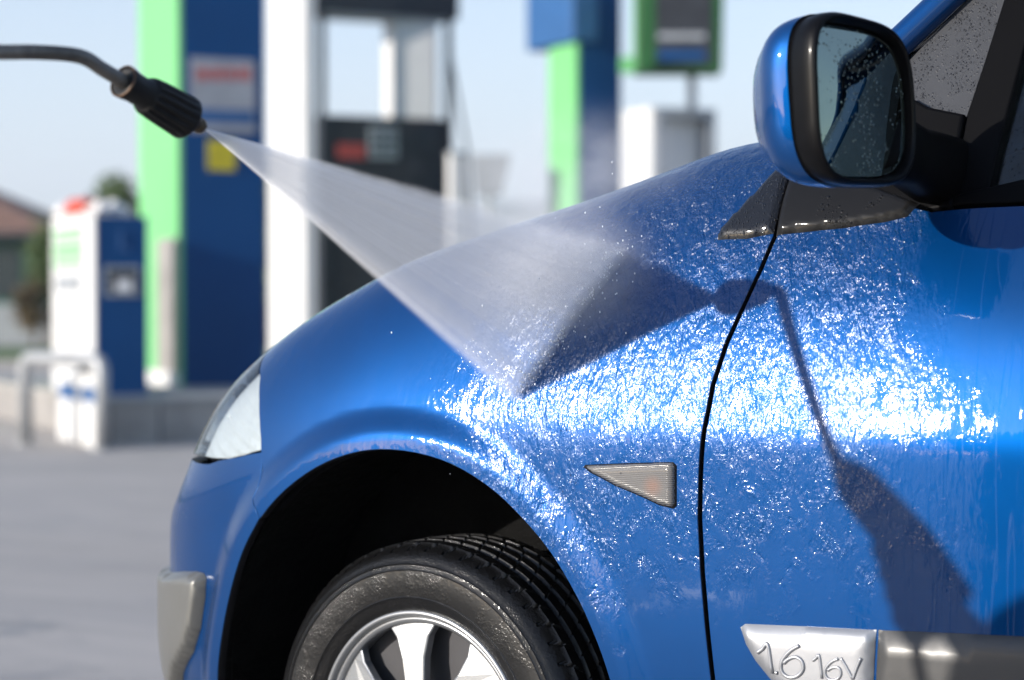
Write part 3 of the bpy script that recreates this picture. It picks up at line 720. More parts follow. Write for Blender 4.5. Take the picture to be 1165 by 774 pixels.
# bumper
z_hl = S(*hl_r[-1])[2]
b_front = []
uL = hl_b[-1]; 
def u_level(u, z):
    lo, hi = 0., NL-1.
    for _ in range(40):
        mid = (lo+hi)/2
        if S(u, mid)[2] < z: lo = mid
        else: hi = mid
    return np.array([u, lo])
z0 = S(*uL)[2]
us = np.linspace(uL[0]+.4, NU-1.02, 10)
hb_tail = [u_level(u, z0-.012+ .0*(u-us[0])) for u in us]
bump_poly = [hl_r[-1]+np.array([-.02, -.07])]+[p+np.array([0, -.06]) for p in hl_b]+hb_tail+[np.array([NU-1.02, V_SILL])]+[np.array([arch_uv[0][0], V_SILL])]+arch_uv[:ia]+[notch+np.array([.025, 0])]
bump_poly += [p+np.array([.04, 0]) for p in seam[1:][::-1]]
bumper = panel('bumper', bump_poly, 'paint', .0125, flange=.018)
# headlight
n_hl = 6; us = np.linspace(uL[0]+.4, NU-6.5, 6)
low = [u_level(u, z0) for u in us]
lens_poly = [hl_r[0]]+hl_r[1:]+hl_b+low+[u_level(NU-7, 0) if False else np.array([NU-6.6, low[-1][1]+1.6])]+[np.array([NU-8, 10.55]), np.array([hu+1.2, 12.0])]
lens_poly = [np.array(p) for p in lens_poly]
cc = np.mean(lens_poly, axis=0)
lp = [p+(cc-p)*np.array([.03, .03]) for p in lens_poly]
lens_o = panel('headlight', lp, 'headlight_lens', .015, flange=.03)
panel('reflector', [p+(cc-p)*.04 for p in lp], 'reflector', .02, off=-.022, flange=0, parent=lens_o)
panel('lamp_seal', lens_poly, 'gap_seal', .03, off=-.034, flange=0, parent=lens_o)
# doors and rear flank
def line_z(x0, x1, z0_, z1_, n): return [uvxz(x0+(x1-x0)*i/(n-1), z0_+(z1_-z0_)*i/(n-1)) for i in range(n)]
belt_px = [(905, 268), (960, 260), (1020, 250), (1060, 245), (1100, 241), (1140, 239), (1162, 238)]
bl = [uvpx(x, y-3) for x, y in belt_px]
zb_ = S(*bl[-1])[2]
DR = 1.66
belt2 = line_z(S(*bl[-1])[0]+.05, DR, zb_, zb_+.004, 8)
door_poly = [vfix(gr[-1], V_SILL)]+gr[::-1][:-2]+[gr[1]]+[gr[0]]+[uvpx(950, 212), uvpx(1000, 228)]+bl[3:]+belt2+[uvxz(DR, zz) for zz in (1.0, .8, .6, .4)]+[vfix(uvxz(DR, .4), V_SILL)]
door = panel('front_door', door_poly, 'paint_wet', .0125, flange=.014)
D2 = DR+.006; RD = 2.45
rd_poly = [uvxz(D2, .4)*[1, 0]+[0, V_SILL]]+[uvxz(D2, zz) for zz in (.4, .6, .8, 1.0)]+line_z(D2, RD, zb_+.004, zb_+.01, 5)+[uvxz(RD, zz) for zz in (1.0, .9, .8)]+[uvxz(2.36, .6), uvxz(2.27, .45), uvxz(2.22, .35)]+[vfix(uvxz(2.22, .35), V_SILL)]
panel('rear_door', rd_poly, 'paint', .04, flange=.014)
R2 = RD+.006
ra = [(2.236, .25), (2.24, .35), (2.285, .47), (2.375, .62), (2.50, .715), (2.63, .75), (2.78, .73), (2.92, .64), (3.02, .5), (3.06, .35), (3.07, .25)]
ra_uv = [uvxz(*q) for q in ra]
rq_poly = [uvxz(2.238, .30)]+[uvxz(2.279, .45), uvxz(2.368, .6)]+[uvxz(R2, zz) for zz in (.8, .9, 1.0)]+line_z(R2, 3.4, zb_+.01, zb_+.01, 6)+[np.array([.05, 11.5]), np.array([.05, V_SILL]), vfix(ra_uv[-1], V_SILL)]+ra_uv[::-1][1:-1]
panel('rear_wing', rq_poly[3:], 'paint', .04, flange=.014)
# dark inner shell behind the gaps
sh_poly = [np.array([0.05, V_SILL+.3])]+[vfix(arch_uv[-1], V_SILL+.3)]+[uvxz(a+(.0 if abs(a) < .3 else .02*np.sign(a)), b_) for a, b_ in arch_xz[::-4]]+[vfix(arch_uv[0], V_SILL+.3)]+[np.array([NU-1.05, V_SILL+.3]), np.array([NU-1.05, 12.0]), np.array([hu, 12.6]), np.array([cowl_u, 13.2]), np.array([gr[0][0]-.6, 12.0]), np.array([.05, 12.0])]
panel('inner_shell', sh_poly, 'gap_seal', .05, off=-.045, flange=0)

# --- trims ------------------------------------------------------------------
t1 = [uvpx(x, y) for x, y in ((817, 273), (817, 267), (824, 256), (842, 238), (862, 217), (880, 198), (893, 184), (901.5, 188), (895.5, 208), (888, 236), (880.3, 266), (850, 272))]
panel('wing_corner_trim', t1, 'wet_black', .006, off=.0005, height=.007, bev=.008, flange=.006)
t2 = [uvpx(x, y) for x, y in ((905, 190), (950, 196), (1000, 215), (1046, 232), (1032, 247), (1008, 253), (960, 260), (920, 264), (883.5, 268), (887.5, 242), (895.5, 212))]
panel('door_corner_trim', t2, 'drip_black', .006, off=.0005, height=.008, bev=.01, flange=.006, parent=door)
# flank moulding: silver badge piece and grey strip
mb = [uvpx(x, y) for x, y in ((843, 714), (848, 710), (920, 713), (997, 717), (994, 774))]
bot = S(*mb[-1]); k0 = S(*mb[0])
zmid = bot[2]
dl_ = [uvxz(S(*mb[-1])[0], zmid-.05), uvxz(S(*uvpx(905, 774))[0], zmid-.05), uvpx(878, 774), uvpx(860, 752), uvpx(849, 733)]
mould = panel('silver_moulding', mb+dl_, 'silver_trim', .006, off=.001, height=.012, bev=.026, flange=.008, parent=door)
m2 = [uvpx(x, y) for x, y in ((1000, 717.2), (1080, 720.5), (1160, 724))]
xe = DR-.01; zt2 = S(*m2[-1])[2]
m2b = m2+[uvxz(xe, zt2-.008), uvxz(xe, zmid-.05), uvxz(S(*uvpx(997, 774))[0], zmid-.05), uvpx(997, 774)]
panel('grey_moulding', m2b, 'grey_trim', .01, off=.001, height=.013, bev=.026, flange=.008, parent=door)
# embossed lettering on the silver piece: strokes in moulding plane
def stroke(pts, r=.0016):
    P = []
    for x, y in pts:
        u_, v_ = uvpx(x, y); P.append(S(u_, v_)+Nrm(u_, v_)*.0132)
    return tube(smooth_path(P, 5), r, 8)
letters = {
 'numeral_one': [[(866, 741), (872, 737), (878, 732), (883, 764)]],
 'point': [[(886.5, 763), (889, 764)]],
 'numeral_six': [[(914, 733), (905, 738), (897, 746), (893, 755), (895, 764), (903, 769), (912, 767), (918, 760), (917, 751), (910, 746), (902, 748), (896, 753)]],
 'small_one': [[(929, 750), (933, 747), (936.5, 745), (939.5, 770)]],
 'small_six': [[(958, 748), (951, 751), (945, 757), (943, 764), (946, 770), (953, 772), (959, 769), (961, 763), (958, 758), (951, 758), (946, 761)]],
 'letter_v': [[(961, 747), (967, 757), (974.5, 771)], [(974.5, 771), (979, 758), (983.5, 747)]]}
allV = []; allF = []
for k_, strokes in letters.items():
    for s_ in strokes:
        V, Fc = stroke(s_, 00.0031 if k_ in ('numeral_one', 'numeral_six', 'point') else .0025); n0 = len(allV); allV += V; allF += [tuple(i+n0 for i in f) for f in Fc]
lt = mesh_from('embossed_lettering', allV, allF, 'silver_trim', None, True)
lt.parent = door
tag(lt, 'raised silver lettering 1.6 16V on the door moulding', None)
# bumper corner pad
bp = [uvpx(x, y) for x, y in ((196, 651), (210, 650), (224, 650), (232, 652), (235, 657), (234, 680), (229, 715), (221, 742), (209, 766))]
zt3 = S(*bp[0])[2]; 
uend = bp[0][0]+3.2
bp2 = bp+[uvxz(S(*bp[-1])[0]-.03, S(*bp[-1])[2]-.05)]+[u_level(bp[0][0]+1.4, .36), u_level(uend, .36), u_level(uend, zt3), u_level(bp[0][0]+1.5, zt3)]
panel('bumper_corner_pad', bp2, 'bumper_pad', .008, off=.001, height=.022, bev=.020, flange=.01, parent=bumper)
# side indicator
ip = [uvpx(x, y) for x, y in ((664, 531.5), (666, 529), (700, 527.5), (766, 526), (770, 530), (770, 576), (766, 579), (750, 575), (700, 553), (672, 538))]
bez = panel('side_indicator', ip, 'gap_seal', .004, off=.0006, height=.003, bev=.003, flange=.004)
ci = np.mean(ip, axis=0)
ip2 = [p+(np.array(uvpx(745, 545))-p)*.045 for p in ip]
lens = panel('indicator_lens', ip2, 'indicator', .0025, off=.0012, height=.009, bev=.012, flange=.004, parent=bez)

# --- greenhouse ---------------------------------------------------------------
def gh(px, py, off=0.):
    r = ray(px, py); t = (.15+off+(CAM[2]-1.17)*.45-CAM[1])/(r[1]-.45*r[2]); return CAM+r*t
def ghp(x, z, off=0.): return np.array([x, .15+off+(z-1.17)*.45, z])
GN = np.array([0, -1, .45]); GN /= np.linalg.norm(GN)
def slab(name, pts, m, th, parent=None, bevel=0, lift=0):
    bm = bmesh.new(); a = [bm.verts.new(Vector(p+GN*lift)) for p in pts]; b_ = [bm.verts.new(Vector(p+GN*(lift-th))) for p in pts]; n = len(pts)
    bm.faces.new(a); bm.faces.new(b_[::-1])
    for i in range(n): bm.faces.new([a[i], b_[i], b_[(i+1) % n], a[(i+1) % n]])
    if bevel:
        bmesh.ops.recalc_face_normals(bm, faces=bm.faces); bmesh.ops.bevel(bm, geom=[e for e in bm.edges if all(v in a for v in e.verts)], offset=bevel, segments=3, affect='EDGES', profile=.5)
    return from_bm(name, bm, m, parent or car)
# A pillar: rounded strip from the cowl up to the roof
pc = [gh(1025, 47), gh(1075, 0)]; pd = (pc[1]-pc[0])/np.linalg.norm(pc[1]-pc[0])
roof0 = pc[0]+pd*.44; foot = pc[0]-pd*.22
P = [foot, pc[0]-pd*.1, pc[0], pc[1], pc[1]+pd*.12, roof0]
top_roof = [roof0, roof0+np.array([.25, .03, .06]), roof0+np.array([.7, .05, .09]), roof0+np.array([1.4, .05, .07]), roof0+np.array([2.1, .05, -.0]), np.array([3.5, .40, 1.52]), np.array([3.75, .30, 1.20])]
V, Fc = tube(smooth_path(P+top_roof[1:], 8), .024, 16); mesh_from('roof_frame', V, Fc, 'paint', car, True)
e0 = gh(1031, 60); 
slab('quarter_window', [gh(1036, 60), gh(1100, -8), gh(1130, -50), gh(1160, -50), gh(1146, -10), gh(1122, 70), gh(1098, 145), gh(1080, 210), gh(1030, 210), gh(1000, 140), gh(985, 110)], 'wet_quarter', .006, lift=-.012)
slab('quarter_seal', [gh(1143, 0), gh(1121, 70), gh(1099, 136), gh(1080, 236), gh(1122, 236), gh(1139, 161), gh(1165, 62), gh(1200, -60), gh(1160, -60)], 'black_plastic', .03, lift=.004, bevel=.004)
zs_ = gh(1165, 234)[2]
slab('belt_trim', [gh(1040, 246, .0), gh(1098, 236), ghp(DR, zs_+.002), ghp(DR, zs_+.035), gh(1165, 207), gh(1099, 222)], 'black_plastic', .03, lift=.010, bevel=.004)
slab('side_glass', [gh(1105, 225), gh(1139, 150), gh(1190, -40), ghp(1.25, 1.62), ghp(DR-.03, 1.64), ghp(DR-.03, zs_+.02)], 'window_glass', .004, lift=-.012)
slab('side_glass', [ghp(DR+.05, zs_+.02), ghp(DR+.05, 1.64), ghp(2.4, 1.62), ghp(2.5, zs_+.02)], 'window_glass', .004, lift=-.012)
slab('door_pillar', [ghp(DR-.04, zs_), ghp(DR-.04, 1.66), ghp(DR+.06, 1.66), ghp(DR+.06, zs_)], 'black_plastic', .03, lift=0)
slab('rear_pillar', [ghp(2.45, zs_), ghp(2.35, 1.62), ghp(2.7, 1.60), ghp(3.0, zs_)], 'paint', .03, lift=0)
slab('side_glass', [ghp(3.02, zs_+.01), ghp(2.75, 1.58), ghp(3.2, 1.50), ghp(3.5, zs_+.01)], 'window_glass', .004, lift=-.012)
# sail where the mirror arm meets the door
slab('mirror_sail', [gh(1034, 112), gh(1060, 126), gh(1100, 134), gh(1092, 180), gh(1086, 240), gh(1040, 248), gh(1000, 240), gh(985, 200)], 'black_plastic', .02, lift=.014, bevel=.006)
# windscreen, roof, far flank, cabin
roofz = roof0[2]
ws = [foot+[0, .03, 0], roof0+[0, .03, 0], [roof0[0], 1.72-roof0[1]-.03, roof0[2]], [foot[0], 1.72-foot[1]-.03, foot[2]]]
def strip_surface(name, rowsA, rowsB, m, bulge, nx=14, parent=car, bx_=(0, 0, 1)):
    """sheet between two side curves, crowned in the middle"""
    V = []; Fc = []; n = len(rowsA)
    for i, (a, b_) in enumerate(zip(rowsA, rowsB)):
        a = np.array(a, float); b_ = np.array(b_, float)
        for k in range(nx+1): t_ = k/nx; V.append(a+(b_-a)*t_+np.array(bx_)*bulge*(1-(2*t_-1)**2))
    for i in range(n-1):
        for k in range(nx): q = i*(nx+1)+k; Fc.append((q, q+1, q+nx+2, q+nx+1))
    o = mesh_from(name, V, Fc, m, parent, True); s = o.modifiers.new('s', 'SOLIDIFY'); s.thickness = .005; return o
mir = lambda p: np.array([p[0], 1.72-p[1], p[2]])
A_ = [foot+(roof0-foot)*k/6+[0, .02, 0] for k in range(7)]
strip_surface('windscreen', A_, [mir(p) for p in A_], 'window_glass', .10, bx_=(-1, 0, .35))
rp = smooth_path([p+[0, .005, 0] for p in top_roof[:6]], 4); strip_surface('roof', rp, [mir(p) for p in rp], 'paint', .05)
rp = smooth_path(top_roof[5:]+[np.array([3.86, .30, .80]), np.array([3.88, .34, .30])], 4); strip_surface('tailgate', rp, [mir(p) for p in rp], 'paint', .03, bx_=(1, 0, 0))
V, Fc = tube(smooth_path([mir(p) for p in P+top_roof[1:]], 8), .024, 16); mesh_from('roof_frame', V, Fc, 'paint', car, True)
# far side flank and the other half of bonnet and bumper
gu2, gv2 = np.meshgrid(np.linspace(.05, NU-1.02, 90), np.linspace(V_SILL, 13.99, 40), indexing='ij'); G = S(gu2, gv2)
Gm = G.copy(); Gm[..., 1] = 1.72-Gm[..., 1]
Vv = Gm.reshape(-1, 3); Ff = []
for i in range(89):
    for j in range(39):
        c_ = Gm[i:i+2, j:j+2].reshape(-1, 3).mean(0)
        if np.hypot(c_[0]-.02, c_[2]-.33) < .40 and c_[1] > 1.5: continue
        if np.hypot(c_[0]-2.65, c_[2]-.33) < .40 and c_[1] > 1.5: continue
        if gv2[i, j] > 11 and G[i, j, 0] > .62: continue
        Ff.append((i*40+j, i*40+j+1, (i+1)*40+j+1, (i+1)*40+j))
o = mesh_from('far_flank', Vv, Ff, 'paint', car, True)
slabV = lambda z: [ghp(.95, z)]
farg = [mir(ghp(.95, 1.20)), mir(ghp(1.25, 1.62)), mir(ghp(2.75, 1.58)), mir(ghp(3.4, 1.2))]
bm = bmesh.new(); bm.faces.new([bm.verts.new(Vector(p)) for p in farg]); o = from_bm('far_side_glass', bm, 'window_glass', car); s = o.modifiers.new('s', 'SOLIDIFY'); s.thickness = .004
# dashboard, wheel, seats, floor
bm = bmesh.new(); obox(bm, (.50, .32, .62), (.52, 0, 0), (0, 1.08, 0), (0, 0, .60), .08); from_bm('dashboard', bm, 'interior', car, True)
bm = bmesh.new(); obox(bm, (.86, .34, 1.14), (.14, 0, 0), (0, .42, 0), (0, 0, .15), .05); from_bm('instrument_hood', bm, 'interior', car, True)
P = []
cw = np.array([1.16, .55, 1.12]); a1 = np.array([0, 1, 0]); a2 = np.array([.45, 0, .9])
P = [cw+(a1*math.cos(k*math.pi/12)+a2*math.sin(k*math.pi/12))*.185 for k in range(25)]
V, Fc = tube(P, .015, 10); st = mesh_from('steering_wheel', V, Fc, 'black_plastic', car, True)
V, Fc = tube([cw-a1*.18, cw, cw+a1*.18], [.02, .05, .02], 10); mesh_from('wheel_spoke', V, Fc, 'black_plastic', st, True)
V, Fc = tube([cw, cw+np.array([-.22, 0, -.05])], .035, 10); mesh_from('steering_column', V, Fc, 'black_plastic', st, True)
for yy in (.30, .92):
    s0 = bpy.data.objects
    bm = bmesh.new(); obox(bm, (1.35, yy, .45), (.52, 0, 0), (0, .50, 0), (0, 0, .20), .06)
    se = from_bm('seat', bm, 'interior', car, True)
    bm = bmesh.new(); obox(bm, (1.80, yy+.02, .60), (.16, 0, .0), (0, .46, 0), (.16, 0, .64), .06); from_bm('seat_backrest', bm, 'interior', se, True)
    bm = bmesh.new(); obox(bm, (1.97, yy+.12, 1.28), (.10, 0, 0), (0, .26, 0), (.02, 0, .18), .04); from_bm('headrest', bm, 'interior', se, True)
bm = bmesh.new(); obox(bm, (-.45, .12, .26), (4.1, 0, 0), (0, 1.48, 0), (0, 0, .05)); 
from_bm('floor_pan', bm, 'dark', car)
# wheel housings: dark liner drum open to the outside
def housing(cx, poly, m='dark'):
    V = []; Fc = []; n = len(poly)
    for yy, s_ in ((.030, 1.012), (.09, 1.03), (.34, 1.03)):
        for a, b_ in poly: V.append((cx+(a-cx)*s_, yy, .33+(b_-.33)*s_))
    for r_ in range(2):
        for i in range(n-1): Fc.append((r_*n+i, r_*n+i+1, (r_+1)*n+i+1, (r_+1)*n+i))
    Fc.append(tuple(2*n+i for i in range(n))); o = mesh_from('wheel_housing', V, Fc, m, car, False); return o
simple('liner', (.003, .003, .003), .8, spec=.1, bump=.6, bs=30, bd=.01, var=.4, vs=14)
housing(.01, arch_xz[::2], 'liner'); housing(2.65, np.array(ra), 'liner')
# suspension strut glimpsed inside
# --- wheel ------------------------------------------------------------------
def build_wheel(c):
    """wheel with axis along y, outer face toward -y"""
    R = .317; prof = []  # (radius, y) from outer bead over the tread to the inner bead
    outer = [(.200, .004), (.204, -.004), (.214, -.009), (.222, -.012), (.226, -.0135), (.2275, -.0150), (.229, -.0140), (.244, -.0165), (.260, -.017), (.270, -.016), (.2715, -.0172), (.273, -.0160), (.279, -.014), (.2805, -.0150), (.282, -.0130), (.287, -.011), (.294, -.006), (.300, .001), (.3035, .007), (.3062, .012), (.3085, .017)]
    tread = []
    ys = np.linspace(.020, .176, 53)
    grooves = (.048, .080, .112, .144)
    for y_ in ys:
        crown = .0035*(1-((y_-.098)/.078)**2); r_ = .3125+crown*.9
        if any(abs(y_-g) < .0045 for g in grooves): r_ -= .007
        tread.append((r_, y_))
    inner = [(.3085, .179), (.300, .190), (.285, .205), (.25, .212), (.215, .205), (.198, .192)]
    prof = outer+tread+inner; n = len(prof); NA = 1080
    an = np.arange(NA)/NA*2*math.pi; V = np.zeros((NA, n, 3))
    rr = np.array([p[0] for p in prof]); yy = np.array([p[1] for p in prof])
    # slanted sipes on shoulder and blocks
    A, Y = np.meshgrid(an, yy, indexing='ij'); RR = np.broadcast_to(rr, A.shape).copy()
    pitch = 2*math.pi/54
    ph = (A+.16*np.sin((Y-.02)*14))/pitch % 1.0
    edge = .010
    shoulder = (Y > .006) & (Y < .046) & (RR > .30)
    RR -= np.where(shoulder & (ph < .11), .0040, 0)
    ph2 = ((A*1.0-(Y-.08)*1.6)/pitch+.3) % 1.0
    mid = (Y > .052) & (Y < .142); RR -= np.where(mid & (ph2 < .08), .0030, 0)
    ph3 = ((A+(Y-.08)*.9)/pitch+.6) % 1.0; RR -= np.where((Y > .147) & (Y < .176) & (ph3 < .15), .0045, 0)
    # two fine moulded rings on the sidewall
    V[..., 0] = c[0]+np.cos(A)*RR; V[..., 2] = c[2]+np.sin(A)*RR; V[..., 1] = c[1]+Y
    Fc = [(i*n+j, i*n+j+1, ((i+1) % NA)*n+j+1, ((i+1) % NA)*n+j) for i in range(NA) for j in range(n-1)]
    wh = thing_part('wheel', c)
    ty = mesh_from('tyre', V.reshape(-1, 3), Fc, 'tyre', None, True); ty.parent = wh
    try:
        ty.data.set_sharp_from_angle(angle=math.radians(38))
    except Exception: pass
    def lathe(name, pr, m, na=160, sm=True):
        k = len(pr); V = [(c[0]+math.cos(2*math.pi*i/na)*r_, c[1]+y_, c[2]+math.sin(2*math.pi*i/na)*r_) for i in range(na) for r_, y_ in pr]
        Fc = [(i*k+j, i*k+j+1, ((i+1) % na)*k+j+1, ((i+1) % na)*k+j) for i in range(na) for j in range(k-1)]
        o = mesh_from(name, V, Fc, m, None, sm); o.parent = wh; return o
    lathe('rim', [(.2065, .006), (.2065, -.003), (.2045, -.0065), (.201, -.0075), (.198, -.006), (.196, -.001), (.194, .006), (.190, .012), (.186, .05), (.176, .10), (.176, .19), (.198, .195)], 'rim_silver')
    lathe('rim_well', [(.187, .040), (.10, .045), (.02, .045)], 'rim_dark')
    # wheel trim: seven broad spokes with a stepped rim ring
    bm = bmesh.new(); NS = 7
    def pt(r_, a_, y_): return Vector((c[0]+math.sin(a_)*r_, c[1]+y_, c[2]+math.cos(a_)*r_))
    def loopf(ptsA, ptsB):
        a = [bm.verts.new(p) for p in ptsA]; b_ = [bm.verts.new(p) for p in ptsB]; k = len(a); bm.faces.new(a)
        for i in range(k): bm.faces.new([a[i], b_[i], b_[(i+1) % k], a[(i+1) % k]])
        return a
    for s_ in range(NS):
        a0 = math.radians(-8)+s_*2*math.pi/NS; half = .26
        front = []; back = []
        outl = [(.187, -half), (.1885, -half*.5), (.189, 0), (.1885, half*.5), (.187, half), (.165, half*.78), (.13, half*.70), (.09, half*.85), (.06, half*1.3), (.04, 0.4), (.04, -.4), (.06, -half*1.3), (.09, -half*.85), (.13, -half*.70), (.165, -half*.78)]
        yf = lambda r_: .010-.016*(1-(r_/.19)**2)
        a = loopf([pt(r_, a0+q, yf(r_)) for r_, q in outl], [pt(r_, a0+q, yf(r_)+.016) for r_, q in outl])
    bmesh.ops.recalc_face_normals(bm, faces=bm.faces)
    es = [e for e in bm.edges if len(e.link_faces) == 2 and e.calc_face_angle() > .9]
    bmesh.ops.bevel(bm, geom=es, offset=.003, segments=2, affect='EDGES', profile=.5)
    o = from_bm('wheel_trim', bm, 'rim_silver'); o.parent = wh
    lathe('trim_ring', [(.1945, .012), (.1945, .002), (.190, .0015), (.184, .007), (.184, .02)], 'rim_silver')
    lathe('hub_cap', [(.045, -.004), (.043, -.009), (.03, -.012), (.001, -.012)], 'rim_silver', 48)
    lathe('brake_disc', [(.16, .060), (.16, .052), (.08, .052), (.02, .05)], 'grey_metal', 80)
    return wh
def thing_part(name, c):
    o = bpy.data.objects.new(name, None); COL.objects.link(o); o.parent = car; o.matrix_parent_inverse = Matrix.Translation(-car.location); return o
WC = np.array([.027, .036, .317])
w0 = build_wheel(WC)
def pose_wheel(o, k, ang, piv, mv=(0, 0, 0)):
    o.matrix_basis = Matrix.Translation(Vector(piv)+Vector(mv)) @ Matrix.Rotation(ang, 4, 'Z') @ Matrix.Scale(k, 4) @ Matrix.Translation(-Vector(piv))
WP = (WC[0], WC[1]+.1, 0)
pose_wheel(w0, 1.035, math.radians(-2.5), WP, (-.006, 0, .001))
def copy_wheel(dx, flip=False, yo=0):
    o = w0.copy(); COL.objects.link(o); o.parent = car; o.matrix_parent_inverse = w0.matrix_parent_inverse.copy()
    for ch in list(w0.children):
        c = ch.copy(); COL.objects.link(c); c.parent = o
    if flip: o.matrix_basis = Matrix.Translation((2*WC[0]+dx, 1.72, 0)) @ Matrix.Rotation(math.pi, 4, 'Z') @ Matrix.Scale(1.035, 4)
    else: o.matrix_basis = Matrix.Translation((dx, 0, 0)) @ Matrix.Scale(1.035, 4)
    o.location = o.location+Vector((-.027*.035, 0, 0))
    return o
copy_wheel(2.62); copy_wheel(0, True); copy_wheel(2.62, True)

# --- door mirror --------------------------------------------------------------
az_ = math.radians(17); MN = np.array([math.cos(az_), -math.sin(az_), .02]); MN /= np.linalg.norm(MN)   # the way the glass faces
MW = np.array([math.sin(az_), math.cos(az_), 0]); MZ = np.cross(MW, MN)*1.0
if MZ[2] < 0: MZ = -MZ
rr_ = ray(982, 116); MC = CAM+rr_*((-.150-CAM[1])/rr_[1])
def rrect(a, b_, n=64, e=3.6, skew=0.):
    out = []
    for k in range(n):
        t_ = 2*math.pi*k/n; c_, s_ = math.cos(t_), math.sin(t_)
        x = a*np.sign(c_)*abs(c_)**(2/e); y = b_*np.sign(s_)*abs(s_)**(2/e)
        # fuller at the bottom inner corner, shoulders dropping outboard
        x += .010*(y/b_)*(-1)*.6+skew*y; y += .010*(x/a)*(-1 if y > 0 else .2)
        out.append((x, y))
    return out
def mpt(x, y, d): return MC+MW*x+MZ*y+MN*d
def loft(name, rings, m, parent, cap0=False, cap1=False):
    n = len(rings[0]); V = [p for r_ in rings for p in r_]; Fc = []
    for i in range(len(rings)-1):
        for k in range(n): Fc.append((i*n+k, i*n+(k+1) % n, (i+1)*n+(k+1) % n, (i+1)*n+k))
    if cap0: Fc.append(tuple(range(n)))
    if cap1: Fc.append(tuple((len(rings)-1)*n+k for k in range(n))[::-1])
    bm = bmesh.new(); vv = [bm.verts.new(Vector(p)) for p in V]; [bm.faces.new([vv[i] for i in f]) for f in Fc]
    return from_bm(name, bm, m, parent, True)
HW, HH = .105, .115
def mring(s, d, dx=0, dy=0, sy=None, e=3.6): return [mpt(x*s+dx, y*(sy or s)+dy, d) for x, y in rrect(HW, HH, e=e)]
mirror = thing_part('door_mirror', MC)
mirror['label'] = 'blue door mirror with black rim'
def cap_ring(q):   # q 0..1 from rim to the nose of the shell
    s = (max(0, 1-q**2.6))**.5*(1+.085*math.sin(math.pi*min(1, q/.55))); return [p+MN*(-.016*max(0, -x_/HW)+.006*max(0, -y_/HH))*(1-q) for p, (x_, y_) in zip(mring((.985+.02*(1-q))*s+.0001, -.024-.130*q, dx=-.014*q*q, dy=-.004*q, sy=(.985+.022*(1-q))*math.sqrt(max(0, 1-q**2.7))+.0001, e=3.6-1.2*q), rrect(HW, HH))]
o = loft('mirror_shell', [cap_ring(q) for q in (0, .08, .16, .26, .36, .47, .58, .68, .77, .85, .91, .955, .985, .998)], 'paint', None, cap1=True); o.parent = mirror
o = loft('mirror_rim', [mring(.90, -.020), mring(.915, .004), mring(.945, .0085), mring(.98, .005), mring(1.0, -.003), mring(1.004, -.016), mring(.992, -.022), mring(.985, -.050), mring(.95, -.052)], 'gloss_black', None); o.parent = mirror
o = loft('rim_recess', [mring(.90, -.020), mring(.875, -.034)], 'black_plastic', None); o.parent = mirror
gc = [mpt(x*.86, y*.86, -.0145) for x, y in rrect(HW, HH)]
# glass is slightly convex
rings = [[mpt(x*.875*s, y*.875*s, -.018+.0035*(1-s*s)+x*s*.12) for x, y in rrect(HW, HH)] for s in (1, .85, .7, .5, .3, .1, .01)]
o = loft('mirror_glass', rings, 'mirror_glass', None, cap1=True); o.parent = mirror
# arm and foot on the door
a0 = MC+MW*.062-MZ*.045-MN*.035; a1 = gh(1070, 195)-GN*.004
arm = [a0, a0+(a1-a0)*.5+np.array([0, 0, -.006]), a1]
V = []; rings = []
for i, (p, ww, hh) in enumerate(((a0, .035, .050), (a0*.5+a1*.5, .034, .046), (a1+GN*.004, .042, .056), (a1-GN*.012, .046, .06))):
    rings.append([p+np.array([1, 0, 0])*ww*math.copysign(abs(math.cos(t_))**.6, math.cos(t_))+np.array([0, .35, .93])*hh*math.copysign(abs(math.sin(t_))**.6, math.sin(t_)) for t_ in np.arange(24)*2*math.pi/24])
o = loft('mirror_arm', rings, 'black_plastic', None, True, True); o.parent = mirror

# ================================================================ LANCE AND SPRAY
NZ = CAM+ray(230, 145)*2.915; BD = np.array([.17, -.931, 1.370]); BD = CAM+ray(84, 60)*np.linalg.norm(BD-CAM)
ndir = (NZ-BD)/np.linalg.norm(NZ-BD)
lance = thing('spray_lance', 'dark pressure washer lance with ribbed rubber nozzle guard, aimed at the blue car', 'spray lance', BD)
G_ = np.array([-.042, -1.655, 1.309])
def along(d): return NZ-ndir*d*1.2
sx = np.cross(ndir, [0, 0, 1]); sx /= np.linalg.norm(sx); sy = np.cross(sx, ndir)
gdir = (G_-BD)/np.linalg.norm(G_-BD)
tubeP = smooth_path([along(.105), along(.15), BD-ndir*(-.012), BD+gdir*.045, BD+gdir*.12, BD+gdir*.4, G_], 10)
V, Fc = tube(tubeP, .0094, 20); mesh_from('lance_tube', V, Fc, 'lance_steel', lance, True)
def lathe_ax(name, pr, m, n=96, ribs=None):
    if name != 'nozzle_tip': pr = [(d+.009, r_) for d, r_ in pr]; ribs = ribs and (ribs[0]+.009, ribs[1]+.009)
    V = []; Fc = []; k = len(pr)
    for i in range(n):
        a = 2*math.pi*i/n
        for j, (d, r_) in enumerate(pr):
            r_ = r_*1.24; rr = r_
            if ribs and ribs[0] < d < ribs[1]: rr = r_*(1-.13*(.5-.5*math.cos(a*15))**2)
            V.append(along(d)+(sx*math.cos(a)+sy*math.sin(a))*rr)
    for i in range(n):
        for j in range(k-1): Fc.append((i*k+j, i*k+j+1, ((i+1) % n)*k+j+1, ((i+1) % n)*k+j))
    return mesh_from(name, V, Fc, m, lance, True)
lathe_ax('nozzle_guard', [(.016, .0075), (.0155, .021), (.017, .0235), (.020, .0238), (.030, .0232), (.045, .0226), (.060, .0218), (.0745, .0205), (.0775, .0195), (.079, .0172)], 'nozzle_rubber', 192, ribs=(.021, .077))
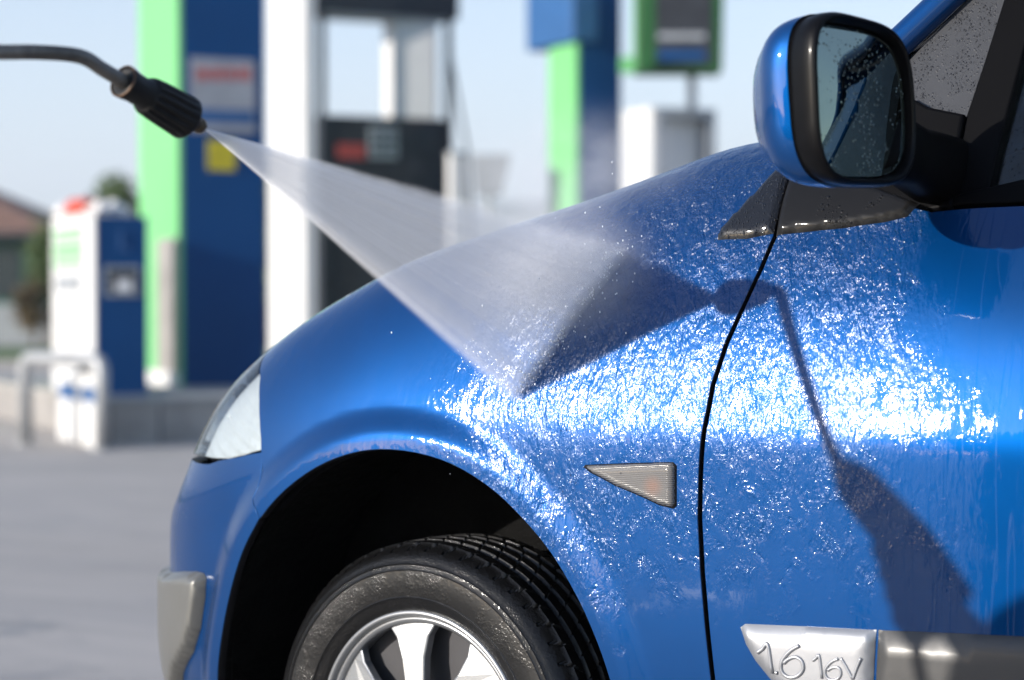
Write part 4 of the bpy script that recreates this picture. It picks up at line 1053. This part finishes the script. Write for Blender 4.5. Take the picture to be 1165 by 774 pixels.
lathe_ax('guard_neck', [(.0785, .0172), (.086, .0158), (.098, .0158), (.110, .0175), (.113, .0172), (.1135, .0125), (.112, .0075)], 'nozzle_rubber')
lathe_ax('worn_edge', [(.1122, .0176), (.1140, .0175), (.1143, .0163)], 'worn_copper')
lathe_ax('nozzle_tip', [(0, .002), (0, .0075), (.003, .0085), (.006, .0085), (.007, .0068), (.010, .0068), (.011, .0100), (.028, .0100)], 'brass_dark', 24)
for a_ in (2.6, 3.6):
    pass
# trigger gun at the operator's hand
gd = np.array([.075, -.14, -.105]); gd /= np.linalg.norm(gd)
V, Fc = tube(smooth_path([G_, G_+gd*.04, G_+gd*.14, G_+gd*.24], 4), list(np.interp(np.arange(13), [0, 4, 8, 12], [.014, .034, .040, .028])), 16); gun = mesh_from('trigger_gun', V, Fc, 'black_plastic', lance, True)
gdir = gd; gp = G_+gdir*.12
V, Fc = tube([gp, gp+gdir*.03+np.array([0, 0, -.06]), gp+gdir*.05+np.array([0, 0, -.11])], [.028, .030, .026], 12); mesh_from('pistol_grip', V, Fc, 'black_plastic', gun, True)
hz = gp+gdir*.05+np.array([0, 0, -.11])
V, Fc = tube(smooth_path([hz, hz+[.0, -.05, -.2], hz+[-.1, -.2, -.7], hz+[-.2, -.3, -1.10], hz+[-.9, .1, -1.14], hz+[-2.2, -.8, -1.14]], 8), .010, 10); mesh_from('pressure_hose', V, Fc, 'black_rubber', lance, True)

# spray fan: closed thin wedge of fine water mist
L1 = S(*uvpx(712, 286)); L2 = S(*uvpx(588, 450)); e1 = L1-NZ; e2 = L2-NZ; FN = np.cross(e1, e2); FN /= np.linalg.norm(FN)
spray = thing('water_spray', 'white fan of pressurised water from the nozzle to the front wing', 'water spray', NZ)
mm_ = bpy.data.materials.new('spray_mist'); mm_.use_nodes = True; t = NT(mm_); t.n.remove(t.n['Principled BSDF'])
tc = t.new('TexCoord').outputs['Object']
vs_ = t.new('VolumePrincipled'); vs_.inputs['Color'].default_value = (.99, .99, 1, 1); vs_.inputs['Anisotropy'].default_value = -.4
def vmath(op, a, b_=None):
    n = t.new('VectorMath', operation=op); t.set(n.inputs[0], a)
    if b_ is not None: t.set(n.inputs[1], b_)
    return n.outputs
dv = vmath('SUBTRACT', tc, tuple(NZ))[0]; rad = vmath('LENGTH', dv)[1]; dn = vmath('NORMALIZE', dv)[0]
strk = t.noise(46, 4, .65, vec=dn); 
dens_ = t.math('DIVIDE', 1., t.math('ADD', rad, .05))
dens_ = t.math('MULTIPLY', dens_, t.ramp(strk, .25, .75, .62, 1.35))
# thins out close to its two side edges
SPRAY_D = 23.0
cdir = e1/np.linalg.norm(e1)+e2/np.linalg.norm(e2); cdir /= np.linalg.norm(cdir); tdir = np.cross(FN, cdir); tdir *= np.sign(tdir@e1)
side = vmath('DOT_PRODUCT', dn, tuple(tdir))[1]; lim = abs((e1/np.linalg.norm(e1))@tdir)
ragged = t.noise(9, 5, .7)
up_ = t.ramp(t.math('ADD', side, t.math('MULTIPLY', t.math('SUBTRACT', ragged, .5), t.math('MULTIPLY', rad, .16))), lim*.72, lim*1.16, 1, .0)
lo_ = t.ramp(t.math('ADD', side, t.math('MULTIPLY', rad, .030)), -lim*1.06, -lim*.84, 0, 1)
dens_ = t.math('MULTIPLY', dens_, t.math('MULTIPLY', up_, lo_))
rag2 = t.noise(30, 4, .7)
dens_ = t.math('MULTIPLY', dens_, t.ramp(t.math('MULTIPLY', rag2, rad), .20, .60, 1.1, .68))
t.set(vs_.inputs['Density'], t.math('MULTIPLY', dens_, SPRAY_D)); t.t.links.new(vs_.outputs[0], t.n['Material Output'].inputs['Volume'])
M['spray'] = mm_
V = []; NSG = 24; NR = 8
for r_ in range(NR+1):
    f = r_/NR
    for k in range(NSG+1):
        g = k/NSG*1.16-.10; tip = e1*(1-g)+e2*g; nn_ = e1/np.linalg.norm(e1)*(1-g)+e2/np.linalg.norm(e2)*g; nn_ /= np.linalg.norm(nn_)
        Lr = np.linalg.norm(tip)*1.0; p = NZ+nn_*Lr*max(f, .002)
        th = (.0022+.013*f)*math.sqrt(max(0.0, 1-abs(2*k/NSG-1)**6))+.0004
        V.append(p+FN*th); V.append(p-FN*th)
Fc = []; row = (NSG+1)*2
for r_ in range(NR):
    for k in range(NSG):
        a = r_*row+k*2; Fc.append((a, a+2, a+row+2, a+row)); Fc.append((a+1, a+row+1, a+row+3, a+3))
    a = r_*row; Fc.append((a, a+row, a+row+1, a+1)); a = r_*row+NSG*2; Fc.append((a, a+1, a+row+1, a+row))
for k in range(NSG):
    Fc.append((k*2, k*2+1, k*2+3, k*2+2)); a = NR*row+k*2; Fc.append((a, a+2, a+3, a+1))
bm = bmesh.new(); vv = [bm.verts.new(Vector(p)) for p in V]; [bm.faces.new([vv[i] for i in f]) for f in Fc]
from_bm('water_fan', bm, 'spray', spray)
# rebound mist hugging the wing around the impact line
mm_ = bpy.data.materials.new('rebound_mist'); mm_.use_nodes = True; t = NT(mm_); t.n.remove(t.n['Principled BSDF'])
vs_ = t.new('VolumePrincipled'); vs_.inputs['Color'].default_value = (.99, .99, 1, 1); vs_.inputs['Anisotropy'].default_value = -.4
tc = t.new('TexCoord').outputs['Object']
MID = (L1*.86+L2*.14); Ld = (L1-L2); LL = np.linalg.norm(Ld)
dv = vmath('SUBTRACT', tc, tuple(MID+np.array([-.07, -.05, .0])))[0]
sc_ = vmath('DIVIDE', dv, (.21, .12, .15))[0]; rl_ = vmath('LENGTH', sc_)[1]
nz_ = t.noise(14, 4, .6)
de = t.math('MULTIPLY', t.ramp(rl_, .15, 1.0, 1, 0), t.ramp(nz_, .3, .7, .5, 1.3))
MIST_D = 5.0
t.set(vs_.inputs['Density'], t.math('MULTIPLY', de, MIST_D)); t.t.links.new(vs_.outputs[0], t.n['Material Output'].inputs['Volume']); M['mist'] = mm_
bm = bmesh.new(); bmesh.ops.create_icosphere(bm, subdivisions=3, radius=1)
cM = MID+np.array([-.07, -.05, .0])
for v in bm.verts: v.co = Vector((v.co.x*.21+cM[0], v.co.y*.12+cM[1], v.co.z*.15+cM[2]))
from_bm('rebound_mist', bm, 'mist', spray, True)
# finer drift hanging over the bonnet line
bm = bmesh.new(); bmesh.ops.create_icosphere(bm, subdivisions=3, radius=1); cD = S(*uvpx(660, 240))+np.array([.02, -.02, .06])
mm_ = bpy.data.materials.new('drifting_mist'); mm_.use_nodes = True; t = NT(mm_); t.n.remove(t.n['Principled BSDF'])
vs_ = t.new('VolumePrincipled'); vs_.inputs['Color'].default_value = (.99, .99, 1, 1)
tc = t.new('TexCoord').outputs['Object']; rl_ = vmath('LENGTH', vmath('DIVIDE', vmath('SUBTRACT', tc, tuple(cD))[0], (.26, .14, .14))[0])[1]
t.set(vs_.inputs['Density'], t.math('MULTIPLY', t.math('MULTIPLY', t.ramp(rl_, .1, 1.0, 1, 0), t.ramp(t.noise(11, 4, .6), .35, .65, .3, 1.5)), 2.4)); t.t.links.new(vs_.outputs[0], t.n['Material Output'].inputs['Volume']); M['drift'] = mm_
for v in bm.verts: v.co = Vector((v.co.x*.26+cD[0], v.co.y*.14+cD[1], v.co.z*.14+cD[2]))
from_bm('drifting_mist', bm, 'drift', spray, True)
# thrown droplets
glass('water_drop', (.95, .97, 1), 2.5, .03)
V = []; Fc = []
ico = bmesh.new(); bmesh.ops.create_icosphere(ico, subdivisions=1, radius=1); iv = [np.array(v.co) for v in ico.verts]; ifc = [[v.index for v in f.verts] for f in ico.faces]; ico.free()
for i in range(500):
    g = rng.uniform(0, 1); base = L1*(1-g)+L2*g; u_ = rng.normal(size=3); u_[1] = -abs(u_[1]); p = base+u_*rng.exponential(.03)+np.array([0, -.01, 0]); s_ = rng.uniform(.0005, .0014); k = len(V)
    V += [p+q*s_*[1, 1, 1.6] for q in iv]; Fc += [tuple(k+j for j in f) for f in ifc]
o = mesh_from('flying_drops', V, Fc, 'drop_water', spray, True); o['kind'] = 'stuff'

# ================================================================ OPERATOR (stands left of the view; arm and gun throw the shadow on the door)
pp = np.array([.30, -2.33, 0])
person = thing('person', 'person in dark work clothes holding the spray lance with one hand', 'person', pp)
def skin_fig(name, joints, edges, radii, m, parent, sub=2, root=0):
    me = bpy.data.meshes.new(name); me.from_pydata([tuple(map(float, j)) for j in joints], edges, []); o = link(name, me, m, parent)
    md = o.modifiers.new('skin', 'SKIN'); 
    for i, sv in enumerate(me.skin_vertices[0].data if me.skin_vertices else []): sv.radius = (radii[i], radii[i])
    if not me.skin_vertices:
        bpy.context.view_layer.objects.active = o; o.select_set(True)
    for i, r_ in enumerate(radii): me.skin_vertices[0].data[i].radius = (r_, r_)
    me.skin_vertices[0].data[root].use_root = True; md.use_smooth_shade = True
    s = o.modifiers.new('sub', 'SUBSURF'); s.levels = sub; s.render_levels = sub; return o
hand = gp+gdir*.02+np.array([.01, 0, -.045])
f_ = np.array([-.30, .954, 0]); f_ /= np.linalg.norm(f_); r_ = np.array([f_[1], -f_[0], 0])     # facing the car; his right side is +x
def B_(s, f, z): return pp+r_*s+f_*f+np.array([0, 0, z])
sh_r = B_(.17, 0, 1.40); sh_l = B_(-.17, 0, 1.40); elb = np.array([.15, -2.03, 1.03]); elb_l = B_(-.27, .02, 1.12); han_l = B_(-.22, .20, .92)
J = [B_(0, 0, .95), B_(0, 0, 1.15), B_(0, 0, 1.33), B_(0, .01, 1.46), B_(0, .02, 1.53), B_(0, .03, 1.62), B_(0, .03, 1.72),
     sh_r, elb, hand-gdir*-.07, hand, sh_l, elb_l, han_l, han_l+[0, .02, -.09],
     B_(.10, 0, .90), B_(.12, .04, .50), B_(.12, -.02, .09), B_(.13, .12, .04), B_(-.10, 0, .90), B_(-.12, .06, .50), B_(-.14, .02, .09), B_(-.15, .16, .04)]
E_ = [(0, 1), (1, 2), (2, 3), (3, 4), (4, 5), (5, 6), (2, 7), (7, 8), (8, 9), (9, 10), (2, 11), (11, 12), (12, 13), (13, 14), (0, 15), (15, 16), (16, 17), (17, 18), (0, 19), (19, 20), (20, 21), (21, 22)]
Rd = [.135, .125, .13, .05, .06, .088, .07, .062, .043, .030, .034, .062, .042, .028, .032, .085, .058, .042, .035, .085, .058, .042, .035]
body = skin_fig('body', J, E_, Rd, 'skin', person)
Jt = [J[0]+[0, 0, .03], J[1], J[2], J[2]+[0, 0, .07], sh_r, elb, (elb*.22+J[9]*.78), sh_l, elb_l, (elb_l*.3+han_l*.7)]
skin_fig('jacket', Jt, [(0, 1), (1, 2), (2, 3), (2, 4), (4, 5), (5, 6), (2, 7), (7, 8), (8, 9)], [.165, .155, .158, .10, .19, .21, .17, .085, .060, .05], 'cloth_navy', person)
Jp = [J[0]+[0, 0, .04], J[15], J[16], J[17]+[0, 0, .03], J[19], J[20], J[21]+[0, 0, .03]]
skin_fig('trousers', Jp, [(0, 1), (1, 2), (2, 3), (0, 4), (4, 5), (5, 6)], [.155, .105, .078, .068, .105, .078, .068], 'cloth_grey', person)
for k in (17, 21): skin_fig('boot', [J[k]+[0, 0, -.02], J[k]+f_*.02-[0, 0, .035], J[k]+f_*.17-[0, 0, .04]], [(0, 1), (1, 2)], [.058, .055, .045], 'black_rubber', person)
bm = bmesh.new(); bmesh.ops.create_icosphere(bm, subdivisions=3, radius=1)
for v in bm.verts:
    q = np.array(v.co); q[2] = max(q[2], -.15-.9*max(0, -q[1])); v.co = Vector(J[6]+f_*-.015+np.array([0, 0, -.02])+q*[.098, .105, .105])
from_bm('hair', bm, 'hair', person, True)
# fingers closed round the grip
gx = np.cross(gdir, [0, 0, 1]); gx /= np.linalg.norm(gx)
for k in range(4):
    c_ = gp+gdir*(.012+.012*k)+np.array([0, 0, -.035-.022*k]); P = [c_+gx*.036-gdir*.02*-1, c_+gx*.034-gdir*.022, c_-gdir*.040, c_-gx*.030-gdir*.026, c_-gx*.030-gdir*-.004]
    V, Fc = tube(smooth_path(P, 4), .0088-.0006*k, 10); mesh_from('finger', V, Fc, 'skin', body, True)
P = [gp+gdir*.03-gx*.03+[0, 0, -.05], gp-gx*.034+[0, 0, -.02], gp-gdir*.035-gx*.026+[0, 0, -.012]]; V, Fc = tube(smooth_path(P, 4), .0105, 10); mesh_from('thumb', V, Fc, 'skin', body, True)
fc_ = J[5]+f_*.088
bm = bmesh.new(); bmesh.ops.create_cone(bm, cap_ends=True, segments=10, radius1=.016, radius2=.006, depth=.045)
for v in bm.verts: v.co = Vector(fc_+np.array(v.co)*[1, .9, 1]+f_*.004)
from_bm('nose', bm, 'skin', body, True)
for s_ in (-1, 1):
    bm = bmesh.new(); bmesh.ops.create_uvsphere(bm, u_segments=12, v_segments=8, radius=.012)
    for v in bm.verts: v.co = v.co+Vector(fc_+r_*.032*s_+np.array([0, 0, .028])-f_*.012)
    from_bm('eye', bm, 'white_cloth', body, True)
bm = bmesh.new(); bmesh.ops.create_uvsphere(bm, u_segments=12, v_segments=8, radius=1)
for v in bm.verts: v.co = Vector(fc_+np.array([0, 0, -.042])-f_*.010+r_*v.co.x*.024+f_*v.co.y*.008+np.array([0, 0, v.co.z*.007]))
from_bm('mouth', bm, 'red_cloth', body, True)

# ================================================================ AIR
HZ = bpy.data.materials.new('air_haze'); HZ.use_nodes = True; t = NT(HZ); t.n.remove(t.n['Principled BSDF'])
hv_ = t.new('VolumePrincipled'); hv_.inputs['Color'].default_value = (.90, .94, 1, 1); hv_.inputs['Density'].default_value = .00032; hv_.inputs['Anisotropy'].default_value = 0.0
t.t.links.new(hv_.outputs[0], t.n['Material Output'].inputs['Volume']); M['haze'] = HZ
bm = bmesh.new(); c0 = fr(-7500, -300); obox(bm, (c0[0], c0[1], -7), RT*15000, FH*7500, (0, 0, 400)); hz_o = from_bm('haze', bm, 'haze'); hz_o['kind'] = 'stuff'
HZ.cycles.homogeneous_volume = True
